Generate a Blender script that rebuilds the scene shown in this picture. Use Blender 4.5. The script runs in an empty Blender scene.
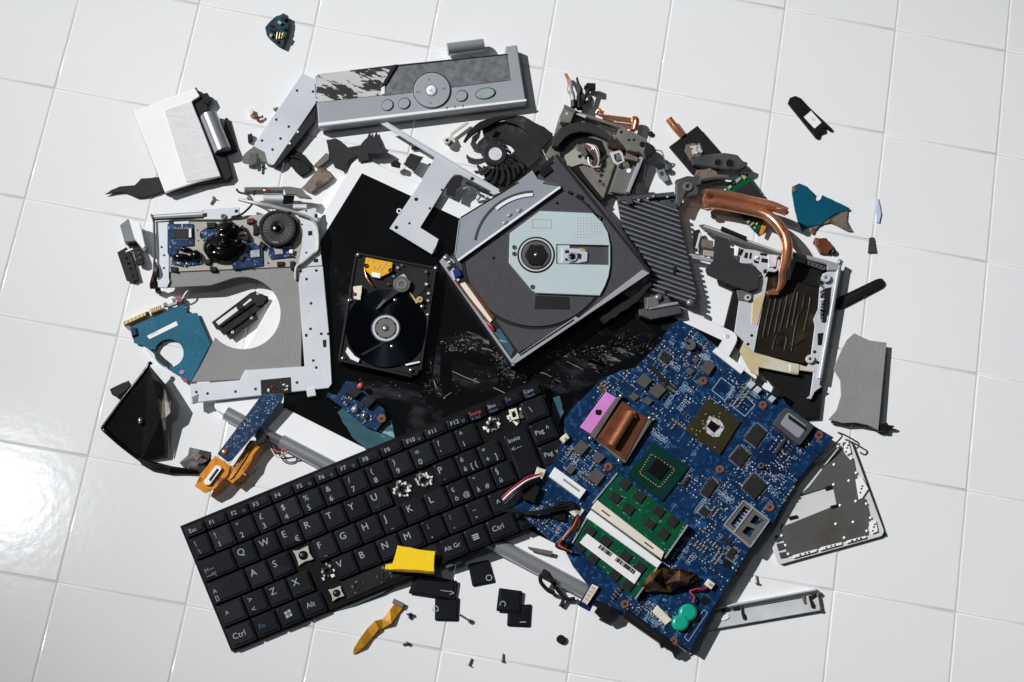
import bpy, math, random
from mathutils import Vector, Matrix
from mathutils.geometry import tessellate_polygon

random.seed(7)
SC = bpy.context.scene
COL = SC.collection

# ------------------------------------------------------------------ camera
FOC = 1616.06                                   # focal length in pixels of a 1024 wide frame
TC = Vector((0.47239917, -0.6116956, 1.27038697))   # camera in the tile grid's own frame (tile = 0.1 m)
RT = Matrix(((0.98319411, 0.16463328, 0.07890009),
             (0.17997607, -0.94656806, -0.26761452),
             (0.03062605, 0.27731715, -0.96029019)))
g0 = TC + RT[2] * (TC.z / -RT[2].z)
RZ = Matrix.Rotation(math.atan2(RT[2].x, RT[2].y), 3, 'Z')
CAM = RZ @ (TC - Vector((g0.x, g0.y, 0)))
AX = [RZ @ Vector(RT[i]) for i in range(3)]


def tile_to_world(x, y, z):
    return RZ @ (Vector((x, y, z)) - Vector((g0.x, g0.y, 0)))


cam_d = bpy.data.cameras.new('camera')
cam_d.sensor_width = 36.0
cam_d.lens = FOC / 1024 * 36.0
cam_d.clip_start = 0.01
cam_d.clip_end = 100
cam = bpy.data.objects.new('camera', cam_d)
COL.objects.link(cam)
cam.matrix_world = Matrix.Translation(CAM) @ Matrix((AX[0], -AX[1], -AX[2])).transposed().to_4x4()
SC.camera = cam

# ------------------------------------------------------------------ light
SC.view_settings.view_transform = 'Standard'
SC.view_settings.look = 'None'
SC.view_settings.exposure = 0.0
SC.view_settings.gamma = 1.0
w = bpy.data.worlds.new('World')
SC.world = w
w.use_nodes = True
# dim room: paler towards the lamp side, dark on the other, so that bare metal shows soft gradients
_wn, _wl = w.node_tree.nodes, w.node_tree.links
_tc = _wn.new('ShaderNodeTexCoord')
_sx = _wn.new('ShaderNodeVectorMath')
_sx.operation = 'DOT_PRODUCT'
_sx.inputs[1].default_value = (-.62, .55, .56)
_wl.new(_tc.outputs['Generated'], _sx.inputs[0])
_rp = _wn.new('ShaderNodeValToRGB')
_rp.color_ramp.elements[0].position = .25
_rp.color_ramp.elements[0].color = (.008, .010, .011, 1)
_rp.color_ramp.elements[1].position = .97
_rp.color_ramp.elements[1].color = (.14, .155, .165, 1)
_e = _rp.color_ramp.elements.new(.62)
_e.color = (.018, .021, .023, 1)
_wl.new(_sx.outputs['Value'], _rp.inputs[0])
_wl.new(_rp.outputs[0], _wn['Background'].inputs[0])
_wn['Background'].inputs[1].default_value = 1.0


def lamp(name, loc, aim, power, size, color):
    d = bpy.data.lights.new(name, 'AREA')
    d.shape = 'DISK'
    d.size = size
    d.energy = power
    d.color = color
    o = bpy.data.objects.new(name, d)
    COL.objects.link(o)
    o.location = loc
    o.rotation_euler = (Vector(aim) - Vector(loc)).to_track_quat('-Z', 'Y').to_euler()
    return o


KEY = Vector((-1.05, 0.16, 1.0)).normalized() * 11
_k = bpy.data.lights.new('key_lamp', 'SPOT')        # hard studio lamp, its beam centred a little above the pile
_k.energy = 6250
_k.shadow_soft_size = .045
_k.spot_size = math.radians(8.6)
_k.spot_blend = 1.0
_k.color = (1.0, 0.998, 0.992)
key = bpy.data.objects.new('key_lamp', _k)
COL.objects.link(key)
key.location = KEY
key.rotation_euler = (Vector((.08, .10, 0)) - KEY).to_track_quat('-Z', 'Y').to_euler()
# small soft overhead lamp: its mirror image is the glare on the tiles at the left edge
ray = lambda px, py: (AX[0] * ((px - 512) / FOC) + AX[1] * ((py - 341) / FOC) + AX[2]).normalized()


def W(px, py, z=0.0):
    d = ray(px, py)
    return CAM + d * ((z - CAM.z) / d.z)


gp = W(2, 492)
gd = ray(2, 492)
lamp('soft_lamp', gp + Vector((gd.x, gd.y, -gd.z)) * 2.2, gp, 2.4, 0.17, (0.95, 0.98, 1.0))

# ------------------------------------------------------------------ materials
lin1 = lambda c: (c / 12.92 if c <= 0.04045 else ((c + 0.055) / 1.055) ** 2.4)
lin = lambda c: tuple(lin1(max(0, min(1, v / 255))) for v in c)
MATS = {}


def mat(name, rgb, rough=.5, metal=0., var=.12, vs=60., bump=0., bs=400., spec=.5, second=None, thr=None,
        rv=.12, stretch=None, coat=0.):
    """principled material: noise-mottled colour, uneven roughness, fine bump; an optional second colour in patches"""
    if name in MATS:
        return MATS[name]
    m = bpy.data.materials.new(name)
    m.use_nodes = True
    nt = m.node_tree
    N = nt.nodes
    L = nt.links
    b = N['Principled BSDF']
    tc = N.new('ShaderNodeTexCoord')
    src = tc.outputs['Object']
    if stretch:
        mp = N.new('ShaderNodeMapping')
        mp.inputs['Rotation'].default_value = (0, 0, math.radians(stretch[0]))
        mp.inputs['Scale'].default_value = (stretch[1], stretch[2], 1)
        L.new(src, mp.inputs[0])
        src = mp.outputs[0]
    nz = N.new('ShaderNodeTexNoise')
    nz.inputs['Scale'].default_value = vs
    nz.inputs['Detail'].default_value = 6
    L.new(src, nz.inputs['Vector'])
    c = lin(rgb)
    rp = N.new('ShaderNodeValToRGB')
    rp.color_ramp.elements[0].position = .3
    rp.color_ramp.elements[1].position = .7
    rp.color_ramp.elements[0].color = (*[v * (1 - var) for v in c], 1)
    rp.color_ramp.elements[1].color = (*[min(.9, v * (1 + var)) for v in c], 1)
    L.new(nz.outputs[0], rp.inputs[0])
    out = rp.outputs[0]
    if second:
        n2 = N.new('ShaderNodeTexNoise')
        n2.inputs['Scale'].default_value = thr[2]
        n2.inputs['Detail'].default_value = 8
        n2.inputs['Roughness'].default_value = .62
        L.new(src, n2.inputs['Vector'])
        r2 = N.new('ShaderNodeValToRGB')
        r2.color_ramp.elements[0].position = thr[0]
        r2.color_ramp.elements[1].position = thr[1]
        L.new(n2.outputs[0], r2.inputs[0])
        mx = N.new('ShaderNodeMix')
        mx.data_type = 'RGBA'
        L.new(r2.outputs[0], mx.inputs['Factor'])
        L.new(out, mx.inputs[6])
        mx.inputs[7].default_value = (*lin(second), 1)
        out = mx.outputs[2]
    L.new(out, b.inputs['Base Color'])
    b.inputs['Metallic'].default_value = metal
    b.inputs['Specular IOR Level'].default_value = spec
    b.inputs['Coat Weight'].default_value = coat
    b.inputs['Coat Roughness'].default_value = .08
    mr = N.new('ShaderNodeMapRange')
    mr.inputs['To Min'].default_value = max(.02, rough * (1 - rv))
    mr.inputs['To Max'].default_value = min(1, rough * (1 + rv))
    L.new(nz.outputs[0], mr.inputs[0])
    L.new(mr.outputs[0], b.inputs['Roughness'])
    if bump:
        nb = N.new('ShaderNodeTexNoise')
        nb.inputs['Scale'].default_value = bs
        nb.inputs['Detail'].default_value = 3
        L.new(src, nb.inputs['Vector'])
        bp = N.new('ShaderNodeBump')
        bp.inputs['Strength'].default_value = bump
        bp.inputs['Distance'].default_value = .001
        L.new(nb.outputs[0], bp.inputs['Height'])
        L.new(bp.outputs[0], b.inputs['Normal'])
    MATS[name] = m
    return m


tile_m = mat('glazed_white_tile', (232, 233, 235), .13, 0, .02, 6, .085, 130, .5, rv=.3)
grout_m = mat('pale_grout', (206, 205, 203), .8, 0, .1, 60)
alu = mat('zinc_plated_sheet', (222, 226, 233), .36, .34, .09, 14, .06, 300)
alu_dark = mat('dull_steel', (128, 128, 126), .4, .5, .15, 40, .08, 300)
silver = mat('silver_paint', (170, 173, 180), .42, .30, .04, 20, .06, 1500)
silver_lt = mat('pale_silver_paint', (240, 241, 245), .4, .1, .02, 20, .04, 1500)
brushed = mat('brushed_strip', (116, 119, 124), .5, .4, .3, 220, .12, 900)
chrome = mat('polished_metal', (190, 190, 192), .2, .85, .06, 60)
white_pl = mat('white_plastic', (240, 241, 243), .45, 0, .03, 30)
cream_pl = mat('cream_plastic', (226, 220, 204), .5, 0, .05, 60)
black_pl = mat('black_plastic', (19, 19, 21), .5, 0, .15, 60, .15, 900, spec=.3)
black_mt = mat('matt_black_foil', (24, 24, 27), .65, 0, .15, 50, .35, 500, spec=.25)
black_gl = mat('glossy_black', (12, 12, 13), .12, 0, .2, 30, .12, 30)
key_m = mat('key_black', (18, 19, 25), .36, 0, .15, 70, .15, 1800, spec=.32)
kb_base = mat('keyboard_base_black', (11, 11, 12), .6, 0, .2, 60, spec=.15)
teal_edge = mat('dark_teal_film', (62, 84, 88), .4, 0, .15, 40)
fan_m = mat('dusty_fan_black', (34, 32, 33), .45, 0, .15, 50, .2, 400, second=(84, 72, 64), thr=(.60, .72, 45))
ins_m = mat('grey_insulation', (136, 135, 135), .7, 0, .07, 45, .28, 420)
dark_ins = mat('charcoal_insulation', (50, 49, 52), .8, 0, .1, 50, .5, 350, spec=.2)
beige = mat('dull_beige_sheet', (168, 162, 154), .5, .2, .06, 50, .1, 300)
olive = mat('burnt_grey_steel', (142, 138, 131), .4, .45, .15, 45, .15, 200, second=(92, 82, 72), thr=(.56, .70, 55))
copper = mat('copper', (218, 148, 114), .22, .75, .18, 60, .15, 220, second=(126, 72, 52), thr=(.56, .70, 70))
copper_br = mat('brown_copper_foil', (134, 82, 58), .3, .5, .25, 120, .3, 300)
gold = mat('gold_contacts', (214, 190, 130), .35, .4, .15, 200)
orange = mat('orange_flex_film', (214, 138, 28), .3, 0, .18, 60, .3, 160, second=(150, 82, 16), thr=(.52, .60, 90))
amber = mat('amber_flex_film', (196, 140, 42), .3, .1, .2, 80, .3, 160)
yellow = mat('yellow_tape', (250, 204, 16), .35, 0, .04, 60, .35, 120)
teal_b = mat('teal_board', (5, 78, 102), .35, 0, .12, 30, .1, 400, second=(58, 150, 170), thr=(.70, .73, 190))
teal_d = mat('dark_teal_board', (10, 92, 118), .35, 0, .15, 40, .1, 400)
blue_b = mat('blue_board', (14, 45, 82), .34, 0, .3, 130, .15, 500, second=(38, 82, 124), thr=(.57, .60, 260))
navy_b = mat('plain_blue_copper_pour', (11, 34, 72), .35, 0, .1, 60)
green_b = mat('green_board', (8, 76, 50), .35, 0, .15, 120, second=(34, 124, 78), thr=(.60, .64, 300))
cpu_g = mat('green_substrate', (8, 48, 42), .35, 0, .1, 80)
gpu_o = mat('olive_substrate', (52, 48, 30), .35, 0, .15, 90, second=(140, 96, 50), thr=(.70, .73, 260))
chip = mat('chip_epoxy', (38, 37, 39), .55, 0, .08, 90, .1, 1200, spec=.3)
chip_g = mat('grey_inductor', (84, 82, 80), .5, .1, .08, 90, .1, 900)
die = mat('silicon_die', (26, 24, 26), .15, .2, .1, 60)
paste = mat('thermal_paste', (196, 194, 196), .6, 0, .2, 300, .6, 300, second=(70, 66, 66), thr=(.52, .60, 260))
solder = mat('solder', (178, 182, 188), .35, .3, .15, 300)
silk = mat('white_silkscreen', (142, 162, 184), .6, 0, .1, 300)
legend = mat('white_legend', (158, 166, 180), .6, 0, .05, 100)
legend_b = mat('blue_legend', (70, 108, 140), .6, 0, .03, 100)
label_m = mat('white_label', (236, 236, 236), .6, 0, .02, 100)
ink = mat('label_ink', (42, 42, 46), .6, 0, .05, 100)
pink = mat('pink_pad', (214, 132, 206), .55, 0, .05, 120, .2, 300)
green_bat = mat('turquoise_heatshrink', (20, 158, 132), .3, 0, .04, 60, .1, 200)
red_w = mat('red_wire', (186, 34, 58), .45, 0, .1, 80)
red_d = mat('dull_red_plastic', (190, 84, 66), .4, 0, .1, 80)
grey_w = mat('grey_cable', (168, 166, 160), .45, .2, .15, 120)
tan_fl = mat('yellowed_steel', (222, 204, 160), .42, .3, .1, 60, .05, 300, second=(226, 222, 214), thr=(.45, .62, 30))
burnt = mat('burnt_plate', (44, 38, 32), .28, .3, .25, 60, .25, 120, second=(84, 64, 42), thr=(.58, .74, 60))
brown_fl = mat('brown_crumpled_film', (92, 64, 30), .2, .2, .5, 90, .3, 100, second=(24, 18, 12), thr=(.46, .58, 70))
brown_mt = mat('brown_stained_metal', (142, 128, 116), .4, .4, .15, 90, .2, 200, second=(92, 74, 60), thr=(.5, .62, 90))
residue = mat('adhesive_residue', (196, 194, 196), .5, 0, .06, 60, .2, 200, second=(38, 36, 38), thr=(.475, .49, 75), stretch=(6, .55, 1.5))
pad_m = mat('textured_touch_film', (218, 218, 220), .5, 0, .03, 300, .9, 330, stretch=(-68, .25, 1.4))
screen_m = mat('cracked_black_glass', (9, 9, 11), .16, 0, .3, 20, .05, 40, second=(84, 86, 90), thr=(.60, .86, 13), rv=.5)
lens = mat('clouded_clear_cover', (152, 158, 166), .25, .1, .05, 40, .05, 200)
tray_m = mat('charcoal_tray', (68, 68, 73), .6, 0, .10, 400, .35, 1500, spec=.3)
tray_d = mat('dark_tray_rim', (32, 32, 36), .5, 0, .12, 60, spec=.3)
aqua = mat('pale_aqua_steel', (206, 222, 226), .34, .28, .03, 40, .04, 900)
rubber = mat('black_rubber', (20, 20, 21), .4, 0, .1, 80)
heat_m = mat('grey_fin_casting', (82, 84, 92), .42, .35, .15, 80, .15, 400)
heat_hi = mat('pale_fin_edge', (168, 170, 178), .4, .4, .15, 120)  # paler metal for the thin stripe along each fin
cast = mat('grey_casting', (84, 84, 87), .45, .4, .2, 60, .25, 250)
smoke = mat('dark_smoked_panel', (92, 92, 93), .32, .1, .12, 25, .05, 400, second=(74, 66, 54), thr=(.5, .75, 14))
clear_bl = mat('pale_blue_film', (186, 196, 224), .3, 0, .05, 60)
disc_m = mat('mirror_platter', (24, 29, 38), .24, .9, .08, 20)
_n = disc_m.node_tree
_t = _n.nodes.new('ShaderNodeTangent')
_t.direction_type = 'RADIAL'
_t.axis = 'Z'
_n.links.new(_t.outputs[0], _n.nodes['Principled BSDF'].inputs['Tangent'])
_n.nodes['Principled BSDF'].inputs['Anisotropic'].default_value = .85
cyan_film = mat('blue_grey_film', (60, 92, 104), .2, 0, .2, 60, .3, 60, second=(136, 178, 190), thr=(.57, .62, 42), stretch=(-70, .5, 2.5))

# ------------------------------------------------------------------ mesh helpers
PX = 1.375 / FOC                                # metres in one pixel near the middle


def Zc(x0, y0, s=.25):
    """pairs read off an enlarged crop -> pixels of the photograph"""
    def f(*a):
        return [(x0 + a[i] * s, y0 + a[i + 1] * s) for i in range(0, len(a), 2)]
    return f


def pairs(*a):
    return [(a[i], a[i + 1]) for i in range(0, len(a), 2)]


def circ(cx, cy, r, n=20, a0=0., a1=360.):
    k = n if abs(a1 - a0) >= 360 else n + 1
    return [(cx + r * math.cos(math.radians(a0 + (a1 - a0) * i / n)),
             cy + .963 * r * math.sin(math.radians(a0 + (a1 - a0) * i / n))) for i in range(k)]


def rect(cx, cy, wd, ht, ang=0.):
    c, s = math.cos(math.radians(ang)), math.sin(math.radians(ang))
    return [(cx + c * x - s * y, cy + s * x + c * y) for x, y in
            ((-wd / 2, -ht / 2), (wd / 2, -ht / 2), (wd / 2, ht / 2), (-wd / 2, ht / 2))]


def band(a, b, wd):
    """quad of width wd along the segment a-b"""
    d = Vector((b[0] - a[0], b[1] - a[1])).normalized() * (wd / 2)
    return [(a[0] - d.y, a[1] + d.x), (b[0] - d.y, b[1] + d.x), (b[0] + d.y, b[1] - d.x), (a[0] + d.y, a[1] - d.x)]


def rnd(pts, r, n=4):
    """round the corners of an outline"""
    out = []
    k = len(pts)
    for i in range(k):
        p, a, b = Vector(pts[i][:2]), Vector(pts[i - 1][:2]), Vector(pts[(i + 1) % k][:2])
        da, db = a - p, b - p
        q = min(r, da.length * .45, db.length * .45)
        s, e = p + da.normalized() * q, p + db.normalized() * q
        for j in range(n + 1):
            t = j / n
            v = s * (1 - t) ** 2 + p * 2 * t * (1 - t) + e * t * t
            out.append((v.x, v.y))
    return out


def jag(pts, amp, step=3.):
    """rough, torn outline"""
    out = []
    k = len(pts)
    for i in range(k):
        a, b = Vector(pts[i]), Vector(pts[(i + 1) % k])
        n = max(1, int((b - a).length / step))
        for j in range(n):
            v = a.lerp(b, j / n)
            out.append((v.x + random.uniform(-amp, amp), v.y + random.uniform(-amp, amp)))
    return out


def inside(p, poly):
    r = False
    j = len(poly) - 1
    for i in range(len(poly)):
        xi, yi = poly[i][0], poly[i][1]
        xj, yj = poly[j][0], poly[j][1]
        if (yi > p[1]) != (yj > p[1]) and p[0] < (xj - xi) * (p[1] - yi) / (yj - yi) + xi:
            r = not r
        j = i
    return r


LOC = {}
GLYPH = {}


def glyph(s):
    if s not in GLYPH:
        cu = bpy.data.curves.new('glyph', 'FONT')
        cu.body = s
        cu.resolution_u = 3
        o = bpy.data.objects.new('glyph', cu)
        COL.objects.link(o)
        dg = bpy.context.evaluated_depsgraph_get()
        me = o.evaluated_get(dg).to_mesh()
        GLYPH[s] = ([(v.co.x, v.co.y) for v in me.vertices], [tuple(p.vertices) for p in me.polygons])
        o.evaluated_get(dg).to_mesh_clear()
        bpy.data.objects.remove(o)
        bpy.data.curves.remove(cu)
    return GLYPH[s]


class M:
    """collects shapes, then links them as ONE mesh object"""
    def __init__(s):
        s.v, s.f, s.mi, s.sm, s.mats = [], [], [], [], []

    def add(s, vs, fs, m, smooth=False):
        if m not in s.mats:
            s.mats.append(m)
        k, n = s.mats.index(m), len(s.v)
        s.v += [Vector(p) for p in vs]
        for f in fs:
            s.f.append([i + n for i in f])
            s.mi.append(k)
            s.sm.append(smooth)

    def plate(s, pts, z, t, m, holes=(), c=.0003, side=None):
        """flat piece: outline seen from above at height z (number, f(px,py), or a third value per point), thickness t"""
        def top(p):
            zz = p[2] if len(p) > 2 else (z(p[0], p[1]) if callable(z) else z)
            return W(p[0], p[1], zz)

        def area(r):
            return sum(r[i - 1].x * r[i].y - r[i].x * r[i - 1].y for i in range(len(r)))
        o = [top(p) for p in pts]
        if area(o) < 0:
            o.reverse()
        hs = []
        for h in holes:
            r = [top(p) for p in h]
            if area(r) > 0:
                r.reverse()
            hs.append(r)
        n = len(o)
        ins = []
        for i in range(n):
            a, p, b = o[i - 1], o[i], o[(i + 1) % n]
            d1 = Vector((p.x - a.x, p.y - a.y))
            d2 = Vector((b.x - p.x, b.y - p.y))
            if d1.length < 1e-9 or d2.length < 1e-9:
                ins.append(p.copy())
                continue
            n1 = Vector((-d1.y, d1.x)).normalized()
            n2 = Vector((-d2.y, d2.x)).normalized()
            mv = n1 + n2
            if mv.length < .3:
                mv = n1
            q = min(1 / max(.35, mv.dot(n1)), 2.)
            ins.append(p + Vector((mv.x, mv.y, 0)) * q * c)
        dn = Vector((0, 0, -1))
        rings = [ins] + hs
        flat = [p for r in rings for p in r]
        tris = tessellate_polygon([[Vector((p.x, p.y, 0)) for p in r] for r in rings])
        tf = []
        for t3 in tris:
            a, b, d = (flat[i] for i in t3)
            if (b.x - a.x) * (d.y - a.y) - (b.y - a.y) * (d.x - a.x) < 0:
                t3 = (t3[0], t3[2], t3[1])
            tf.append(tuple(t3))
        s.add(flat, tf, m)
        if t <= 0:
            return
        cc = min(c, t * .5)
        edge = [p + dn * cc for p in o]
        bot = [p + dn * t for p in o]
        vs = ins + edge + bot
        fs = []
        for i in range(n):
            j = (i + 1) % n
            fs += [(i, n + i, n + j, j), (n + i, 2 * n + i, 2 * n + j, n + j)]
        s.add(vs, fs, side or m)
        for r in hs:
            k = len(r)
            s.add(r + [p + dn * t for p in r], [(i, k + i, k + (i + 1) % k, (i + 1) % k) for i in range(k)], side or m)
        rb = [bot] + [[p + dn * t for p in r] for r in hs]
        fb = [p for r in rb for p in r]
        tb = tessellate_polygon([[Vector((p.x, p.y, 0)) for p in r] for r in rb])
        ff = []
        for t3 in tb:
            a, b, d = (fb[i] for i in t3)
            if (b.x - a.x) * (d.y - a.y) - (b.y - a.y) * (d.x - a.x) > 0:
                t3 = (t3[0], t3[2], t3[1])
            ff.append(tuple(t3))
        s.add(fb, ff, side or m)

    def sheet(s, fn, z, t, m, nu=24, nv=6):
        """closed slab over a grid: fn(u, v) gives the pixel, z(px, py) the height of its top"""
        top = []
        for j in range(nv + 1):
            for i in range(nu + 1):
                p = fn(i / nu, j / nv)
                top.append(W(p[0], p[1], z(*p)))
        k = nu + 1
        fs = []
        for j in range(nv):
            for i in range(nu):
                a = j * k + i
                fs.append((a, a + k, a + k + 1, a + 1))
        n = len(top)
        bot = [p + Vector((0, 0, -t)) for p in top]
        bf = [tuple(q + n for q in f[::-1]) for f in fs]
        loop = [i for i in range(nu)] + [j * k + nu for j in range(nv)] + [nv * k + i for i in range(nu, 0, -1)] + [j * k for j in range(nv, 0, -1)]
        sf = [(loop[i], loop[(i + 1) % len(loop)], loop[(i + 1) % len(loop)] + n, loop[i] + n) for i in range(len(loop))]
        s.add(top + bot, fs + bf + sf, m)

    def ring(s, cx, cy, z, r0, r1, h, m, n=28, a0=0., a1=360.):
        """flat ring of pixel radii r0 < r1"""
        if abs(a1 - a0) >= 360:
            s.plate(circ(cx, cy, r1, n), z, h, m, [circ(cx, cy, r0, n)], c=min(.0003, h * .3))
        else:
            s.plate(circ(cx, cy, r1, n, a0, a1) + circ(cx, cy, r0, n, a0, a1)[::-1], z, h, m, c=min(.0002, h * .3))

    def tube(s, pts, r, m, n=7, sub=5, r2=None):
        P = [W(p[0], p[1], p[2]) for p in pts]
        R = [r[i] if isinstance(r, (list, tuple)) else r for i in range(len(P))]
        if sub > 1 and len(P) > 2:
            Q, S = [], []
            for i in range(len(P) - 1):
                a, b, c, d = P[max(0, i - 1)], P[i], P[i + 1], P[min(len(P) - 1, i + 2)]
                for j in range(sub):
                    t = j / sub
                    Q.append(.5 * ((2 * b) + (c - a) * t + (2 * a - 5 * b + 4 * c - d) * t * t + (3 * b - a - 3 * c + d) * t ** 3))
                    S.append(R[i] * (1 - t) + R[i + 1] * t)
            Q.append(P[-1])
            S.append(R[-1])
            P, R = Q, S
        up = Vector((0, 0, 1))
        vs, fs = [], []
        for i, p in enumerate(P):
            t = (P[min(i + 1, len(P) - 1)] - P[max(0, i - 1)])
            t = t.normalized() if t.length > 1e-9 else Vector((1, 0, 0))
            x = t.cross(up)
            if x.length < .05:
                x = t.cross(Vector((0, 1, 0)))
            x.normalize()
            y = x.cross(t)
            for k in range(n):
                a = 2 * math.pi * k / n
                vs.append(p + (x * math.cos(a) + y * math.sin(a) * (r2 or 1)) * R[i])
        for i in range(len(P) - 1):
            for k in range(n):
                l = (k + 1) % n
                fs.append((i * n + k, i * n + l, (i + 1) * n + l, (i + 1) * n + k))
        s.add(vs, fs, m, True)
        e = (len(P) - 1) * n
        s.add(vs[:n], [tuple(range(n))[::-1]], m)
        s.add(vs[e:], [tuple(range(n))], m)

    def dome(s, cx, cy, z, rx, ry, h, m, ang=0., n=18, k=6, jit=0.):
        """half ellipsoid, radii in pixels, height in metres"""
        c, sn = math.cos(math.radians(ang)), math.sin(math.radians(ang))
        vs, fs = [], []
        for i in range(k):
            f = math.cos(i / k * math.pi / 2)
            hz = z + h * math.sin(i / k * math.pi / 2)
            for j in range(n):
                a = 2 * math.pi * j / n
                q = 1 + random.uniform(-jit, jit)
                x, y = rx * f * math.cos(a) * q, ry * f * math.sin(a) * q
                b = W(cx + c * x - sn * y, cy + sn * x + c * y, z)
                vs.append(Vector((b.x, b.y, hz)))
        b = W(cx, cy, z)
        vs.append(Vector((b.x, b.y, z + h)))
        for i in range(k - 1):
            for j in range(n):
                l = (j + 1) % n
                fs.append((i * n + l, i * n + j, (i + 1) * n + j, (i + 1) * n + l))
        fs += [((k - 1) * n + (j + 1) % n, (k - 1) * n + j, k * n) for j in range(n)]
        s.add(vs, fs, m, True)

    def facets(s, pts, faces, m):
        s.add([W(*p) for p in pts], faces, m)

    def text(s, t, px, py, size, ang, z, m):
        vs, fs = glyph(t)
        a = math.radians(ang)
        e, u = (math.cos(a), math.sin(a)), (math.sin(a), -math.cos(a))
        out = []
        for x, y in vs:
            qx, qy = px + size * (x * e[0] + y * u[0]), py + size * (x * e[1] + y * u[1])
            out.append(W(qx, qy, z(qx, qy) if callable(z) else z))
        s.add(out, fs, m)

    def build(s, name, parent=None, solid=0., bev=0.):
        me = bpy.data.meshes.new(name)
        if parent is not None:
            base = LOC[parent.name]
        else:
            zs = min(v.z for v in s.v)
            base = Vector((sum(v.x for v in s.v) / len(s.v), sum(v.y for v in s.v) / len(s.v), zs))
        me.from_pydata([v - base for v in s.v], [], s.f)
        for mm in s.mats:
            me.materials.append(mm)
        me.polygons.foreach_set('material_index', s.mi)
        me.polygons.foreach_set('use_smooth', s.sm)
        me.update()
        o = bpy.data.objects.new(name, me)
        COL.objects.link(o)
        if parent is not None:
            o.parent = parent
        else:
            o.location = base
        LOC[o.name] = base
        if solid:
            sm = o.modifiers.new('thickness', 'SOLIDIFY')
            sm.thickness = solid
            sm.offset = -1
        return o


def tag(o, label, cat, group=None):
    o['kind'] = 'thing'
    o['label'] = label
    o['category'] = cat
    if group:
        o['group'] = group
    return o


def thing(name, px, py, z, label, cat, group=None):
    o = bpy.data.objects.new(name, None)
    COL.objects.link(o)
    o.empty_display_size = .01
    o.location = W(px, py, z)
    LOC[o.name] = W(px, py, z)
    return tag(o, label, cat, group)


def one(name, parent, f, *a, **k):
    """a part made of a single call: one('lid', t, 'plate', ...)"""
    m = M()
    getattr(m, f)(*a, **k)
    return m.build(name, parent)


def holes_at(m, pts, z, r=1.2, mt=None):
    """dark punched holes: short black plugs flush with the sheet"""
    for x, y in pts:
        zz = z(x, y) if callable(z) else z
        m.plate(circ(x, y, r, 8), zz + .00012, .0001, mt or rubber, c=.00002)


# ------------------------------------------------------------------ tiled floor
def build_floor():
    m = M()
    g, e = .0003, .0012
    for i in range(-14, 25):
        for j in range(-17, 14):
            x0, x1, y0, y1 = i * .1 + g, i * .1 + .1 - g, j * .1 + g, j * .1 + .1 - g
            dz = random.uniform(-.0002, 0)
            tx, ty = random.uniform(-.002, .002), random.uniform(-.002, .002)
            prof = ((0, -.0006), (.0003, -.00028), (.0007, -.0001), (e, 0))
            vs, fs = [], []
            for o, h in prof:
                for x, y in ((x0 + o, y0 + o), (x1 - o, y0 + o), (x1 - o, y1 - o), (x0 + o, y1 - o)):
                    vs.append(tile_to_world(x, y, h + dz - .0004 + tx * (x - i * .1 - .05) + ty * (y - j * .1 - .05)))
            for k in range(3):
                for q in range(4):
                    l = (q + 1) % 4
                    fs.append((k * 4 + q, k * 4 + l, k * 4 + 4 + l, k * 4 + 4 + q))
            m.add(vs[:], fs, tile_m, True)
            m.add(vs[12:16], [(0, 1, 2, 3)], tile_m, True)
    a, b, c, d = (tile_to_world(x, y, -.0009) for x, y in ((-1.5, -1.8), (2.6, -1.8), (2.6, 1.5), (-1.5, 1.5)))
    m.add([a, b, c, d], [(0, 1, 2, 3)], grout_m)
    o = m.build('tiled_floor')
    o['kind'] = 'structure'


build_floor()

# ------------------------------------------------------------------ laptop screen lid, lying under most of the pile
ZL = .0075


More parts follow.
